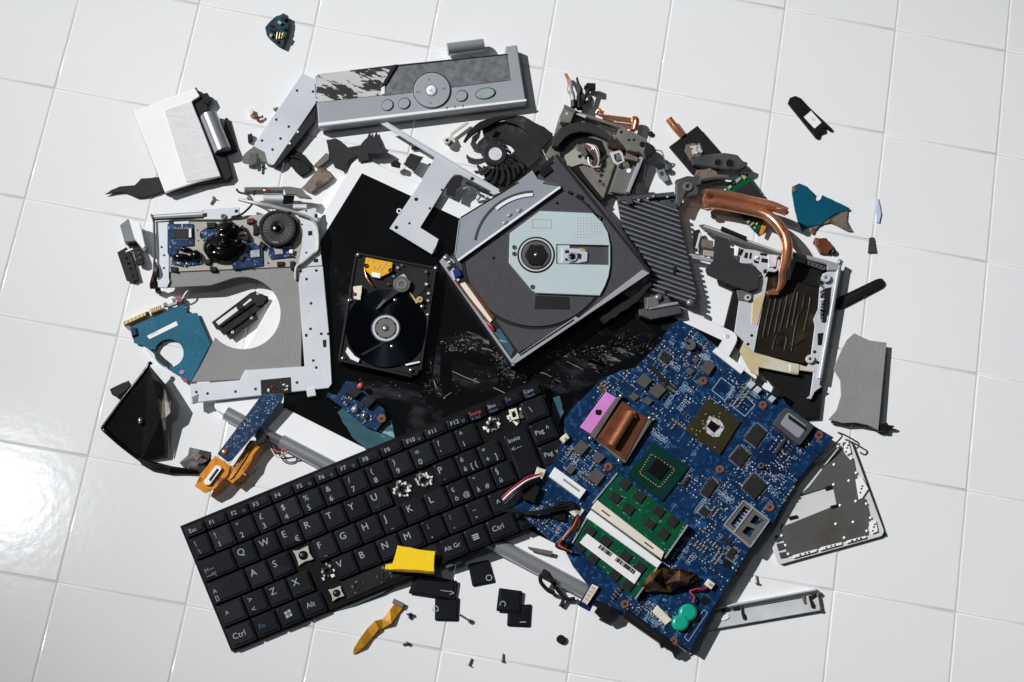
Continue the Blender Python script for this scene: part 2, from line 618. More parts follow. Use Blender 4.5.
def build_lid():
    t = thing('laptop_screen_lid', 420, 380, 0, 'white framed laptop screen lid with cracked black glass, lying under the whole pile', 'screen lid')
    q = rnd([(357, 154), (741, 335), (606, 596), (211, 408)], 10)
    m = M()
    m.plate(q, ZL, .0065, silver_lt, c=.0008)
    m.plate(circ(727, 336, 2.6, 12), ZL + .0004, .0004, alu)
    m.build('frame', t)
    scr = [(362, 173), (722, 340), (588, 560), (283, 407), (289, 322), (322, 238)]
    m = M()
    m.plate(scr, ZL + .0006, .0006, screen_m, c=.0003)
    # cracks and scuffs in the glass: short broken scratches and dust flakes in clumps
    for a in ([(497, 352), (478, 346), (462, 352)], [(430, 362), (434, 384), (442, 398)], [(430, 362), (424, 350), (428, 336)], [(440, 398), (470, 384), (505, 366)],
              [(500, 346), (530, 340), (556, 348)], [(560, 358), (590, 372)], [(540, 372), (566, 384)], [(452, 372), (520, 398)], [(480, 392), (508, 374)]):
        pts = []
        for i in range(len(a) - 1):
            for k in range(5):
                f = k / 5
                pts.append((a[i][0] * (1 - f) + a[i + 1][0] * f + random.uniform(-1, 1), a[i][1] * (1 - f) + a[i + 1][1] * f + random.uniform(-1, 1)))
        for i in range(len(pts) - 1):
            if random.random() < .55:
                m.plate(band(pts[i], pts[i + 1], random.uniform(.25, .7)), ZL + .00075, .0001, grey_w, c=.00002)
    smear = mat('dust_smear', (9, 9, 11), .3, 0, .3, 40, second=(128, 130, 134), thr=(.54, .70, 170), stretch=(-35, .45, 1.3))
    fine_smear = mat('fine_dust_smear', (9, 9, 11), .25, 0, .3, 40, second=(50, 52, 56), thr=(.50, .74, 95), stretch=(25, .4, 1.5))
    for q, mt in ((rnd(jag(pairs(448, 338, 470, 330, 488, 340, 492, 356, 478, 352, 462, 350, 450, 350), 1.5, 6), 3), smear), (rnd(jag(pairs(498, 352, 514, 346, 524, 352, 516, 366, 512, 384, 504, 376), 1.5, 6), 3), smear),
                  (rnd(jag(pairs(536, 346, 552, 338, 572, 346, 576, 356, 556, 358, 540, 356), 1.5, 6), 3), smear), (rnd(jag(pairs(586, 362, 606, 350, 640, 344, 636, 352, 614, 366, 598, 374), 1.5, 6), 3), smear),
                  (rnd(jag(pairs(428, 344, 440, 346, 440, 384, 446, 398, 436, 396, 428, 366), 1, 6), 3), fine_smear), (rnd(jag(pairs(528, 366, 600, 352, 610, 380, 560, 396, 530, 386), 2, 8), 4), fine_smear),
                  (rnd(jag(pairs(450, 360, 500, 366, 496, 392, 452, 390), 2, 8), 4), fine_smear), (rnd(jag(pairs(590, 318, 640, 320, 660, 336, 640, 342, 600, 336), 2, 8), 4), fine_smear), (rnd(jag(pairs(340, 384, 380, 382, 420, 392, 430, 410, 390, 400, 350, 396), 2, 8), 4), fine_smear)):
        m.plate(q, ZL + .00068, .00006, mt, c=.00002)
    for cx, cy, sx_, sy_, cnt in ((462, 344, 9, 4, 90), (556, 350, 10, 4, 120), (507, 372, 7, 5, 60), (500, 356, 5, 4, 60), (430, 372, 3, 12, 40), (600, 352, 14, 4, 70), (640, 345, 18, 5, 90), (530, 380, 40, 10, 60), (415, 385, 30, 6, 50), (350, 395, 12, 5, 30)):
        for i in range(cnt):
            x, y = random.gauss(cx, sx_), random.gauss(cy, sy_)
            if inside((x, y), scr):
                m.plate(rect(x, y, random.uniform(.3, 1.4) if i % 12 else 2.6, random.uniform(.25, .7), random.uniform(-50, 0)), ZL + .0009, .0003, random.choice((grey_w, alu_dark, alu_dark, tray_m)), c=.00005)
    m.build('screen', t)
    for a, b, r in (((226, 413), (264, 433), .0057), ((281, 441), (350, 477), .0057), ((484, 538), (596, 597), .0062)):
        mm = M()
        mm.tube([(*a, r - .0003), (*b, r - .0003)], r, mat('satin_barrel', (176, 178, 184), .3, .6, .04, 20), n=24, sub=1)
        mm.build('hinge_barrel', t)
    one('hinge_core', t, 'tube', [(262, 432, .0065), (283, 442, .0065)], .0045, chrome, n=16, sub=1)
    # crushed latch wires beside the gap between the barrels
    m = M()
    m.tube([(270, 445, .004), (278, 452, .006), (286, 449, .009), (296, 452, .008), (292, 458, .004)], .0006, red_w)
    m.tube([(268, 442, .004), (276, 456, .007), (284, 455, .009), (290, 450, .005)], .0006, grey_w)
    m.tube([(274, 442, .006), (282, 458, .004), (298, 456, .004)], .0005, rubber)
    m.build('antenna_wire', t)


build_lid()


# ------------------------------------------------------------------ blue grey film sheet and small jack board
for q, dz, lb in ((jag(pairs(337, 412, 352, 400, 372, 424, 392, 420, 396, 445, 366, 449, 352, 437), .6, 5), .0018, 'shiny blue grey film sheet on the black glass above the F7 to F9 keys'),
                  (jag(pairs(553, 398, 560, 396, 564, 412, 558, 426, 550, 420), .5, 4), .003, 'small blue film scrap between the keyboard corner and the blue motherboard')):
    m = M()
    m.plate(q, ZL + dz, .0004, cyan_film)
    tag(m.build('plastic_film'), lb, 'film')


def build_jack_board():
    Z = Zc(320, 370, 80 / 606)
    t = thing('jack_board', 360, 405, ZL, 'little blue audio jack board with copper ring, between hard drive and keyboard', 'circuit board')
    z = .0135
    one('board', t, 'plate', Z(130, 190, 200, 80, 260, 90, 330, 150, 430, 250, 490, 300, 500, 370, 430, 460, 340, 425, 150, 270, 50, 200, 60, 170), z, .0012, blue_b)
    for q in (Z(190, 170, 260, 120, 325, 165, 265, 215), Z(320, 240, 380, 185, 430, 225, 365, 290)):
        one('jack', t, 'plate', q, z + .0045, .0044, tray_d, c=.0006)
    a = Z(308, 122)[0]
    one('jack_tip', t, 'dome', a[0], a[1], z + .001, 3.4, 3.4, .003, red_d)
    for x, y, r, mt in ((265, 300, 3.6, solder), (335, 350, 3.6, chrome)):
        a = Z(x, y)[0]
        one('capacitor', t, 'dome', a[0], a[1], z, r, r, .004, mt)
    a = Z(467, 367)[0]
    one('screw_ring', t, 'ring', a[0], a[1], z + .0006, 1.4, 4.4, .0006, copper)
    m = M()
    for i in range(26):
        f = random.random()
        x, y = 150 + 190 * f + random.uniform(-30, 60), 200 + 180 * f + random.uniform(-40, 30)
        a = Z(x, y)[0]
        m.plate(rect(a[0], a[1], random.uniform(1, 3), random.uniform(.8, 1.6), random.choice((38, 128))), z + .001, .001, random.choice((solder, solder, grey_w, chip)))
    m.build('solder_joints', t)


build_jack_board()


# ------------------------------------------------------------------ keyboard
KO = Vector((182, 527))
KE = Vector((.925, -.380))
KN = Vector((.376, .918))


def K(a, b):
    p = KO + KE * a + KN * b
    return (p.x, p.y)


def zk(x, y):
    # the board is bent: flat on the tiles at its left end, riding up over the hinge tube of the lid
    d = Vector((x, y)) - KO
    q = d.dot(KE) - .8 * d.dot(KN)
    return .0036 + max(0, min(q - 15, 155)) * .00007 + max(0, q - 170) * .00003


KG = 'keys still on the keyboard'
WHITE_ROWS = []


def build_keyboard():
    t = thing('laptop_keyboard', 380, 520, .003, 'black laptop keyboard with several keys broken off, lying across the lower left', 'keyboard')
    m = M()
    m.sheet(lambda u, v: K(-1.5 + 387.5 * u, -1.5 + 136 * v), lambda x, y: zk(x, y) - .001, .0022, kb_base, 48, 16)
    m.build('base', t)
    mm = M()
    mm.plate([K(100, 134.8), K(106, 137), K(130, 140), K(160, 139), K(190, 133), K(205, 131), K(228, 131.5), K(229, 140), K(246, 140), K(246, 124), K(104, 124)],
             lambda x, y: zk(x, y) - .0034, .0008, teal_edge)
    mm.build('backing_film', t)

    def key(a0, a1, b0, b1, leg=(), lift=0, tilt=0, mark=None):
        k = M()
        g = .7
        q = [K(a0 + g, b0 + g), K(a1 - g, b0 + g), K(a1 - g, b1 - g), K(a0 + g, b1 - g)]
        tz = random.uniform(-.00022, .00022)
        cx, cy = K((a0 + a1) / 2, (b0 + b1) / 2)
        tx, ty = random.uniform(-1, 1) * .00002, random.uniform(-1, 1) * .00002
        zf = lambda x, y: zk(x, y) + .0026 + tz + lift + (x - cx) * tx + (y - cy) * ty + tilt * (y - cy)
        k.plate(rnd(q, 1.6, 2), lambda x, y: zf(x, y) - .0006, .0022, key_m, c=.0004)
        g = 2.1
        q = [K(a0 + g, b0 + 1.5), K(a1 - g, b0 + 1.5), K(a1 - g, b1 - 2.6), K(a0 + g, b1 - 2.6)]
        k.plate(rnd(q, 2.2, 3), zf, .0008, key_m, c=.0007)
        for L in leg:
            s, fa, fb, size = L[:4]
            p = K(a0 + fa, b0 + fb)
            k.text(s, p[0], p[1], size, L[5] if len(L) > 5 else -22.3, lambda x, y: zf(x, y) + .0003, L[4] if len(L) > 4 else legend)
        for x, y, wd, ht in mark or ():
            p = K(a0 + x, b0 + y)
            k.plate(rect(*p, wd, ht, -22), lambda x, y: zf(x, y) + .00012, .0001, legend, c=.00002)
        k.build('key', t)

    P = 24.1
    rows = ((1, 13), (13.5, 37), (37.5, 61), (61.5, 86), (86.5, 110.5), (111, 134))
    # function row
    fx = [0, 22] + [22 + 23.7 * i for i in range(1, 13)]
    names = ['Esc'] + ['F%d' % i for i in range(1, 13)]
    for i, nme in enumerate(names):
        leg = [(nme, 4.5, 8, 6.2)]
        if nme in ('F2', 'F5', 'F6', 'F7', 'F10', 'F12'):
            leg.append(('o', 16, 9, 6.5, legend_b))
        key(fx[i], fx[i + 1], *rows[0], leg)
    x = fx[13]
    wd = (384.5 - x) / 4 * 1.0
    for i, (a, b, mt) in enumerate((('Stamp', 'R Sist', red_d), ('Bloc', 'Num', legend), ('Ins', '', legend_b), ('Canc', 'Pausa', legend))):
        if x + wd * i > 384:
            break
        key(x + wd * i, x + wd * (i + 1), *rows[0], [(a, 2.5, 6.4, 4.6, mt), (b, 2.5, 11, 4.2, legend_b)])
    # digit row
    key(0, 21.5, *rows[1], [('|', 5, 9, 7), ('\\', 6, 18, 7)])
    for i, (u, d) in enumerate(zip(['!', '"', '£', '$', '%', '&', '/', '(', ')', '=', '?', '^'], ['1', '2', '3', '4', '5', '6', '7', '8', '9', '0', "'", 'ì'])):
        key(21.5 + P * i, 21.5 + P * (i + 1), *rows[1], [(u, 5, 9.5, 8), (d, 5, 19.5, 8)])
    # letters
    key(0, 36.5, *rows[2], [('|<—', 4, 14, 5.5), ('—>|', 4, 20, 5.5)])
    for i, ch in enumerate('QWERTYUIOP'):
        if ch in 'IO':
            continue
        leg = [(ch, 4.5, 11.6, 9.6)]
        if ch == 'E':
            leg.append(('€', 15, 20, 8))
        if ch in 'UP':
            leg.append((',', 7, 19, 8, legend_b if ch == 'U' else red_d))
        key(36.5 + P * i, 36.5 + P * (i + 1), *rows[2], leg)
    key(277.5, 301.5, *rows[2], [('é', 5, 9, 7.5), ('è', 5, 19, 7.5), ('[ {', 12.5, 19, 7.5)])
    key(301.5, 325.5, *rows[2], [('*', 5, 10, 8), ('+', 5, 19, 8), (']', 15, 19, 7.5)])
    key(0, 41, *rows[3], [('A', 4, 13, 6), ('[]', 3.5, 20, 6)])
    for i, ch in enumerate('ASDFGHJKL'):
        if ch != 'D':
            key(41 + P * i, 41 + P * (i + 1), *rows[3], [(ch, 4.5, 11.6, 9.6)] + ([('_', 7, 20, 7, legend)] if ch in 'FJ' else []))
    key(258, 282, *rows[3], [('ç', 5, 9, 7.5), ('ò', 5, 19, 7.5), ('@', 14, 19, 7)])
    key(282, 306, *rows[3], [('°', 5, 9, 7.5), ('à', 5, 19, 7.5), ('#', 14, 19, 7)])
    key(306, 329.5, *rows[3], [('§', 5, 9, 7.5), ('ù', 5, 19, 7.5)])
    key(330, 357, 37.5, 86, [('Invio', 4, 10, 6.5), ('<—', 4, 19, 7)])
    key(0, 28, *rows[4], [('^', 7, 15, 9)])
    key(28, 52, *rows[4], [('>', 5, 10, 8), ('<', 5, 20, 8)])
    for i, ch in enumerate(['Z', 'X', 'C', 'V', 'B', 'N', 'M', ';,', ':.', '_-']):
        if ch == 'C':
            continue
        leg = [(ch, 4.5, 11.6, 9.6)] if len(ch) == 1 else [(ch[0], 6, 9, 8), (ch[1], 6, 19, 9)]
        key(52 + P * i, 52 + P * (i + 1), *rows[4], leg)
    key(293, 345, *rows[4], [('^', 7, 15, 9)])
    key(0, 28, *rows[5], [('Ctrl', 5, 14, 8.5)])
    key(28, 54, *rows[5], [('Fn', 5, 14, 7, legend_b)])
    key(54, 79, *rows[5], (), mark=((9.5, 9, 3, 3), (13.2, 8.4, 3, 3), (9.5, 12.8, 3, 3), (13.2, 12.4, 3, 3)))
    key(79, 104, *rows[5], [('Alt', 6, 13, 7.5)])
    key(231, 257, *rows[5], [('Alt Gr', 3, 13, 6.5)])
    key(257, 281, *rows[5], (), mark=((11, 8.5, 6.5, 1.3), (11, 10.6, 6.5, 1.3), (11, 12.7, 6.5, 1.3)))
    key(281, 312, *rows[5], [('Ctrl', 5, 13, 7.5)])
    key(312, 345, *rows[5], ())
    key(358, 384.5, 13.5, 37, [('\\', 8, 13, 8)])
    key(358, 384.5, 37.5, 61, [('Pag', 4, 13, 6.8), ('^', 16, 13, 8)])
    key(358, 384.5, 61.5, 86, [('Pag', 4, 13, 6.8), ('v', 16, 13, 7)])
    # scissor clips and contact pads left bare by the missing keys
    for a, b, s in ((101.5, 73, 8.2), (118, 121, 6.6)):
        m = M()
        z = lambda x, y: zk(x, y) + .0012
        q = [K(a - s, b - s), K(a - s * .2, b - s * .8), K(a + s, b - s * .9), K(a + s * .85, b), K(a + s, b + s * .9), K(a, b + s * .8), K(a - s, b + s), K(a - s * .85, b)]
        c = K(a, b)
        m.plate(jag(q, .4, 4), z, .001, mat('dusty_cream', (176, 172, 162), .55, 0, .12, 200), [circ(*c, s * .60, 14)])
        m.dome(c[0], c[1], zk(*c) - .0004, s * .5, s * .46, .0012, rubber)
        m.build('scissor_clip', t)
    for a, b, cnt in ((118, 97, 12), (218, 49, 26), (242, 49, 34), (326, 24, 20), (350, 24, 20), (140, 122, 5), (170, 123, 6)):
        m = M()
        z = lambda x, y: zk(x, y) + .0004
        mt = [solder, white_pl, cream_pl, alu_dark, chrome, tray_m, clear_bl] if cnt > 6 else [alu_dark, tray_m]
        for i in range(cnt):
            an = i * 2.4
            p = K(a + 9.5 * math.cos(an) * random.uniform(.4, 1), b + 8.5 * math.sin(an) * random.uniform(.45, 1))
            m.plate(jag(rect(*p, random.uniform(1.5, 4.), random.uniform(1.2, 3), random.choice((-22, 68, 30))), .3, 2), z, .0008, random.choice(mt))
        p = K(a, b)
        m.ring(p[0], p[1], z(*p), 3, 4.4, .0008, tray_d, 14)
        m.build('bare_switch', t)
    p = K(350, 22)
    m = M()
    m.plate(rect(*p, 8, 11, -15), lambda x, y: zk(x, y) + .0016, .001, cream_pl, [rect(*p, 4, 6, -15)])
    m.build('scissor_clip', t)
    # a black film lies on the bare space bar bed
    m = M()
    m.sheet(lambda u, v: K(126 + 102 * u, 112 + (19 - 3 * u) * v), lambda x, y: zk(x, y) - .0004, .0004, rubber, 24, 4)
    m.build('space_bar_bed', t)


build_keyboard()


def loose_key(pts, ch, cx, cy, size, ang, z, label):
    m = M()
    zz = (z if callable(z) else (lambda x, y: z))
    m.plate(rnd(pts, 1.5, 2), lambda x, y: zz(x, y) - .0006, .0010, key_m, c=.0004)
    c = (sum(p[0] for p in pts) / 4, sum(p[1] for p in pts) / 4)
    m.plate(rnd([(c[0] + (p[0] - c[0]) * .88, c[1] + (p[1] - c[1]) * .88) for p in pts], 2, 3), zz, .0008, key_m, c=.0005)
    m.text(ch, cx, cy, size, ang, lambda x, y: zz(x, y) + .00012, legend)
    tag(m.build('loose_keycap'), label, 'keycap', 'keycaps broken off the keyboard')


Z = Zc(360, 512)
loose_key(Z(225, 245, 390, 275, 378, 352, 193, 325), '<—', 455, 590, 9, 188, .0034, 'long black backspace keycap below the yellow tape, the widest loose key')
loose_key(Z(300, 345, 397, 342, 392, 436, 299, 434), 'D', 438.5, 612, 9, -88, .0017, 'black D keycap lying just below the long backspace keycap')
loose_key(Z(432, 208, 515, 190, 540, 280, 450, 298), 'O', 486, 581.5, 9, -12, .0018, 'black O keycap just under the edge of the keyboard, right of the yellow tape')
loose_key(Z(556, 303, 650, 316, 640, 402, 545, 396), 'C', 500.5, 600, 8.5, 100, .0034, 'black C keycap lying on top of the I keycap')
loose_key(Z(592, 375, 686, 368, 680, 460, 588, 456), 'I', 526, 623, 9, -92, .0016, 'black I keycap partly under the C keycap')

# yellow tape on the keyboard
Z = Zc(360, 512)
m = M()
yz = lambda x, y: .0150 + .00004 * (x - 385)
m.plate(jag(Z(150, 135, 200, 142, 230, 150, 302, 158, 296, 240, 220, 232, 98, 230, 105, 208, 130, 205, 142, 170), .5, 6), yz, .0008, yellow, c=.0004)
m.dome(*Z(200, 172)[0], .0148, 6, 5, .0012, yellow, jit=.12)
m.facets([(385, 568.8, .0142), (434.5, 571.3, .0162), (434, 573.5, .014), (384.6, 570.5, .012)], [(0, 1, 2, 3)], amber)
tag(m.build('yellow_tape', solid=.0004), 'torn piece of bright yellow tape stuck on the keyboard', 'tape')


# ------------------------------------------------------------------ motherboard
def zm(x, y):
    return .0110 - .000048 * (x - 833) - .000018 * (y - 437)


def build_motherboard():
    t = thing('motherboard', 690, 470, .012, 'large blue laptop motherboard with memory modules and open processor, lower right of the pile', 'circuit board')
    O = Zc(560, 320)
    P_ = Zc(540, 450)
    L_ = Zc(380, 370)
    Q = Zc(512, 512)
    out = (O(440, 20, 480, 0, 545, 38, 620, 100, 740, 205, 800, 268, 890, 310, 905, 335, 1020, 425, 1095, 470)
           + pairs(796, 482, 772, 525, 762, 530, 751, 545, 748, 552, 712, 610, 690, 650, 684, 646, 672, 641, 640, 618, 622, 611, 610, 606, 604, 603, 592, 597, 588, 585, 573, 566, 566, 552, 552, 541, 545, 535)
           + L_(530, 550, 560, 510, 640, 440, 650, 400, 700, 370, 735, 265) + O(20, 390, 60, 340, 130, 275, 160, 240, 250, 200, 300, 190, 400, 90))
    holes = [circ(727, 564, 4.6, 14), circ(705, 601, 4.8, 14)]
    m = M()
    m.plate(out, zm, .0014, blue_b, c=.0002)
    for h in holes:
        m.plate(h, lambda x, y: zm(x, y) + .00012, .0001, rubber, c=.00002)  # black discs paint the mounting holes as unlit; the board stays closed
    sz = lambda x, y: zm(x, y) + .0001

    def frame(q, wd=.8, mt=silk, dz=0.):
        for i in range(len(q)):
            m.plate(band(q[i], q[(i + 1) % len(q)], wd), lambda x, y: sz(x, y) + dz + .00003 * i, .00005, mt, c=.00001)
    # plain dark pour, silkscreen outlines and lettering
    m.plate(O(870, 450, 960, 510, 905, 610, 830, 620, 765, 580), lambda x, y: zm(x, y) + .00006, .00004, navy_b, c=.00001)
    frame(Q(690, 500, 705, 518, 782, 402, 768, 390), .7)
    for q in (O(645, 230, 697, 270, 660, 322, 607, 280), O(735, 295, 780, 340, 740, 385, 688, 345)):
        frame(q, .9)
        c = (sum(p[0] for p in q) / 4, sum(p[1] for p in q) / 4)
        for k in (-1, 1):
            m.plate(rect(c[0] + 1.8 * k * .57, c[1] - 1.8 * k * .82, 13, 3.2, 38), lambda x, y: zm(x, y) + .00008, .00004, navy_b, c=.00001)
    an = 36
    ca, sa = math.cos(math.radians(an)), math.sin(math.radians(an))
    for s, x, y, z_ in (('X3', 747, 433, 4), ('U12', 770, 437, 4), ('C7', 816, 441, 4), ('J4', 734, 524, 4), ('Q9', 720, 440, 4), ('L2', 588, 450, 4), ('PU3', 636, 368, 4), ('R88', 668, 342, 4), ('CN5', 614, 592, 4.5), ('BT', 662, 600, 4)):
        m.text(s, x, y, z_, 36, lambda x, y: zm(x, y) + .00016, silk)
    # many short printed strokes and tiny solder pads
    keep = [O(870, 450, 960, 510, 905, 610, 830, 620, 765, 580)]
    busy = [O(590, 315, 725, 405, 640, 540, 500, 440), O(380, 485, 515, 590, 400, 690, 265, 615), P_(310, 95, 590, 300, 500, 430, 215, 210),
            P_(190, 250, 480, 465, 380, 590, 130, 370), O(185, 285, 360, 390, 260, 560, 80, 430)]
    trace = mat('blue_trace', (36, 82, 136), .4, 0, .1, 100)
    for i in range(120):
        x, y = random.uniform(540, 815), random.uniform(340, 640)
        a = random.choice((36, 126, 81, -9))
        ln = random.uniform(6, 26)
        e = (math.cos(math.radians(a)), math.sin(math.radians(a)))
        nn = random.randint(1, 5)
        for k in range(nn):
            p0 = (x - e[1] * 1.5 * k, y + e[0] * 1.5 * k)
            p1 = (p0[0] + e[0] * ln, p0[1] + e[1] * ln)
            if all(inside((p0[0] * (1 - f) + p1[0] * f, p0[1] * (1 - f) + p1[1] * f), out) for f in (0, .25, .5, .75, 1)):
                m.plate(band(p0, p1, .55), lambda x, y: zm(x, y) + .00002, .00002, trace, c=.00001)
    n = 0
    dens = [((655, 360), 30), ((690, 392), 22), ((668, 424), 26), ((612, 385), 18), ((700, 530), 26), ((686, 545), 22), ((722, 500), 18), ((746, 470), 18), ((775, 480), 20), ((634, 620), 20),
            ((735, 545), 18), ((655, 610), 18), ((550, 515), 16), ((585, 455), 18), ((790, 440), 14), ((700, 350), 16), ((740, 390), 14), ((676, 470), 14)]
    queue = []
    while n < 1300:
        if not queue:
            c, sd = random.choice(dens)
            x, y = random.gauss(c[0], sd * .7), random.gauss(c[1], sd * .7)
            ra, kk, pt = math.radians(random.choice((36, 126))), random.randint(3, 9), random.uniform(1.8, 2.8)
            queue = [(x + math.cos(ra) * pt * i + math.sin(ra) * 2.2 * j, y + math.sin(ra) * pt * i - math.cos(ra) * 2.2 * j, q_) for q_ in (random.random(),) for i in range(kk) for j in range(random.choice((1, 1, 2)))]
        x, y, qq = queue.pop()
        if not inside((x, y), out) or any(inside((x, y), b) for b in busy + keep) or any((x - h[0]) ** 2 + (y - h[1]) ** 2 < 40 for h in ((727, 564), (705, 601))):
            continue
        n += 1
        q = qq
        a = random.choice((36, 126)) if random.random() < .2 else 36
        if q < .7:
            m.plate(rect(x, y, random.uniform(.7, 1.8), random.uniform(.5, .9), a), sz, .00005, silk, c=.00001)
        elif q < .82:
            frame(rect(x, y, random.uniform(2.2, 4.5), random.uniform(2, 3), a), .45, silk)
        else:
            m.plate(circ(x, y, random.uniform(.4, .8), 6), sz, .00005, solder, c=.00001)
    m.build('board', t)

    # chips
    def part_chip(name, q, h, mt, dot=True, legs=0, out_=0.):
        k = M()
        k.plate(q, lambda x, y: zm(x, y) + h, h, mt, c=.0003)
        c = (sum(p[0] for p in q) / 4, sum(p[1] for p in q) / 4)
        if dot:
            k.plate(circ(q[0][0] * .75 + c[0] * .25, q[0][1] * .75 + c[1] * .25, .7, 8), lambda x, y: zm(x, y) + h + .0001, .00005, chip_g, c=.00001)
        for i in range(legs):
            f = (i + .5) / legs
            for a, b in ((0, 1), (2, 3), (1, 2), (3, 0)):
                x, y = q[a][0] * (1 - f) + q[b][0] * f, q[a][1] * (1 - f) + q[b][1] * f
                d = Vector((x - c[0], y - c[1])).normalized()
                e = Vector((q[b][0] - q[a][0], q[b][1] - q[a][1])).normalized()
                nrm = Vector((-e.y, e.x))
                if nrm.dot(d) < 0:
                    nrm = -nrm
                k.plate(band((x + nrm.x * .2, y + nrm.y * .2), (x + nrm.x * 2, y + nrm.y * 2), .55), lambda x, y: zm(x, y) + .0004, .0003, solder, c=.00003)
        return k.build(name, t)

    part_chip('graphics_chip', O(590, 315, 725, 405, 640, 540, 500, 440), .0016, gpu_o, False)
    g_ = bpy.data.objects['graphics_chip']
    LOC[g_.name] = LOC[t.name]
    k = M()
    k.plate(jag(O(600, 385, 640, 400, 655, 430, 640, 465, 600, 465, 575, 430), 1.0, 3), lambda x, y: zm(x, y) + .0021, .0005, paste, c=.0002)
    k.plate(O(605, 400, 640, 425, 615, 450, 588, 425), lambda x, y: zm(x, y) + .0029, .001, die, c=.0002)
    k.build('die', g_)
    k = M()
    for i in range(22):
        a = 36 if i % 2 else 126
        x, y = random.gauss(713, 14), random.gauss(427, 14)
        if inside((x, y), O(592, 330, 710, 405, 638, 525, 515, 440)):
            k.plate(rect(x, y, 1.6, .9, a), lambda x, y: zm(x, y) + .002, .0004, gold, c=.00005)
    k.build('contacts', g_)
    c_ = part_chip('processor', P_(455, -30, 596, 70, 490, 207, 346, 97), .0016, cpu_g, False)
    LOC[c_.name] = LOC[t.name]
    k = M()
    k.plate(P_(470, 30, 518, 68, 478, 120, 428, 82), lambda x, y: zm(x, y) + .0028, .0012, die, c=.0002)
    k.build('die', c_)
    k = M()
    for i in range(8):
        f = (i + .5) / 8
        for a, b in (((445, 15), (540, 78)), ((540, 78), (478, 150)), ((478, 150), (398, 92)), ((398, 92), (445, 15))):
            p = P_(a[0] * (1 - f) + b[0] * f, a[1] * (1 - f) + b[1] * f)[0]
            k.plate(rect(*p, 1.5, .8, 36), lambda x, y: zm(x, y) + .002, .0004, gold, c=.00005)
    k.build('contacts', c_)
    for q, h, lg in ((O(785, 412, 828, 448, 785, 510, 738, 472), .0016, 10), (O(720, 502, 762, 540, 722, 590, 678, 552), .0016, 10), (O(775, 612, 832, 660, 785, 715, 728, 668), .0016, 12),
                     (P_(860, 95, 908, 140, 860, 198, 808, 150), .0018, 0), (P_(685, 108, 710, 135, 672, 195, 642, 168), .0018, 7), (O(415, 120, 452, 148, 430, 178, 396, 152), .0012, 6),
                     (P_(765, 388, 790, 402, 768, 440, 744, 424), .0012, 5), (P_(655, 222, 682, 245, 662, 268, 632, 246), .0012, 4)):
        part_chip('chip', q, h, chip, True, lg)
    for q, h in ((O(590, 158, 622, 182, 596, 222, 558, 196), .003), (O(335, 212, 370, 240, 340, 275, 303, 246), .003), (O(392, 248, 428, 278, 392, 315, 355, 288), .003),
                 (O(85, 478, 118, 505, 85, 543, 50, 518), .003), (O(150, 522, 182, 548, 155, 575, 130, 556), .0022), (O(145, 592, 182, 620, 150, 660, 108, 632), .003), (O(45, 575, 66, 592, 45, 618, 22, 600), .0028),
                 (O(295, 288, 320, 306, 298, 325, 272, 308), .0018), (O(350, 305, 375, 322, 355, 342, 330, 326), .0018), (O(520, 190, 540, 204, 522, 222, 503, 208), .0018), (O(545, 145, 560, 156, 545, 175, 528, 164), .0018)):
        part_chip('inductor', q, h, chip_g, False)
    # edge connector row on the upper right side, audio connectors
    q = O(610, 125, 628, 108, 742, 195, 725, 215)
    part_chip('edge_connector', q, .0022, white_pl, False)
    part_chip('edge_connector', O(350, 185, 362, 178, 436, 245, 425, 262), .0018, tray_d, False)
    for q in (O(765, 240, 785, 255, 765, 275, 745, 260), O(790, 262, 810, 277, 792, 294, 772, 280), O(848, 300, 866, 312, 850, 330, 832, 318)):
        part_chip('connector_block', q, .004, alu, False)
    for q in (O(790, 225, 822, 248, 803, 270, 778, 250), O(858, 262, 890, 285, 870, 310, 845, 292)):
        part_chip('connector_block', q, .0034, tray_d, False)
    # big clouded module at the right
    k = M()
    q = O(905, 345, 1020, 425, 960, 505, 850, 415)
    k.plate(rnd(q, 4), lambda x, y: zm(x, y) + .005, .005, tray_m, c=.0006)
    k.plate(rnd(O(912, 368, 990, 425, 955, 475, 880, 415), 3), lambda x, y: zm(x, y) + .0053, .0004, lens, c=.0002)
    for i in range(4):
        k.plate(rnd(O(915, 378 + i * 4, 985, 428 + i * 4, 982, 431 + i * 4, 912, 381 + i * 4), .5), lambda x, y: zm(x, y) + .0055 + .00003 * i, .0001, tray_d, c=.00002)
    k.build('port_module', t)
    # screw eyelets
    for x, y, r in (list((a[0], a[1], 4.2) for a in O(573, 243, 812, 340, 193, 587, 640, 597)) + [(770, 507, 4.6), (625, 604, 4.2), (674, 641, 4.0), (819, 435, 4.4), (602, 388, 3.6), (788, 417, 3)]):
        one('screw_eyelet', t, 'ring', x, y, zm(x, y) + .0007, 1.5, r, .0006, copper, 20)
    k = M()
    x, y = O(520, 98)[0]
    k.tube([(x, y, zm(x, y)), (x, y - .01, zm(x, y) + .006)], .0046, chrome, n=24, sub=1)
    k.plate(circ(x - .6, y - 3.0, 3.2, 16), zm(x, y) + .0063, .0004, die, c=.0001)
    k.build('standoff', t)
    x, y = P_(886, 62)[0]
    one('standoff', t, 'ring', x, y, zm(x, y) + .003, 1.6, 3.2, .003, chrome, 16)
    # copper heat spreader with pipe, pink pad, sprung frame
    k = M()
    zc = lambda x, y: zm(x, y) + .005
    k.plate(O(250, 325, 352, 392, 262, 562, 145, 478), zc, .0034, copper_br, c=.0006)
    k.tube([(*O(285, 372)[0], zm(630, 414) + .0075), (*O(205, 505)[0], zm(610, 445) + .0075)], .0036, copper, n=14, sub=1)
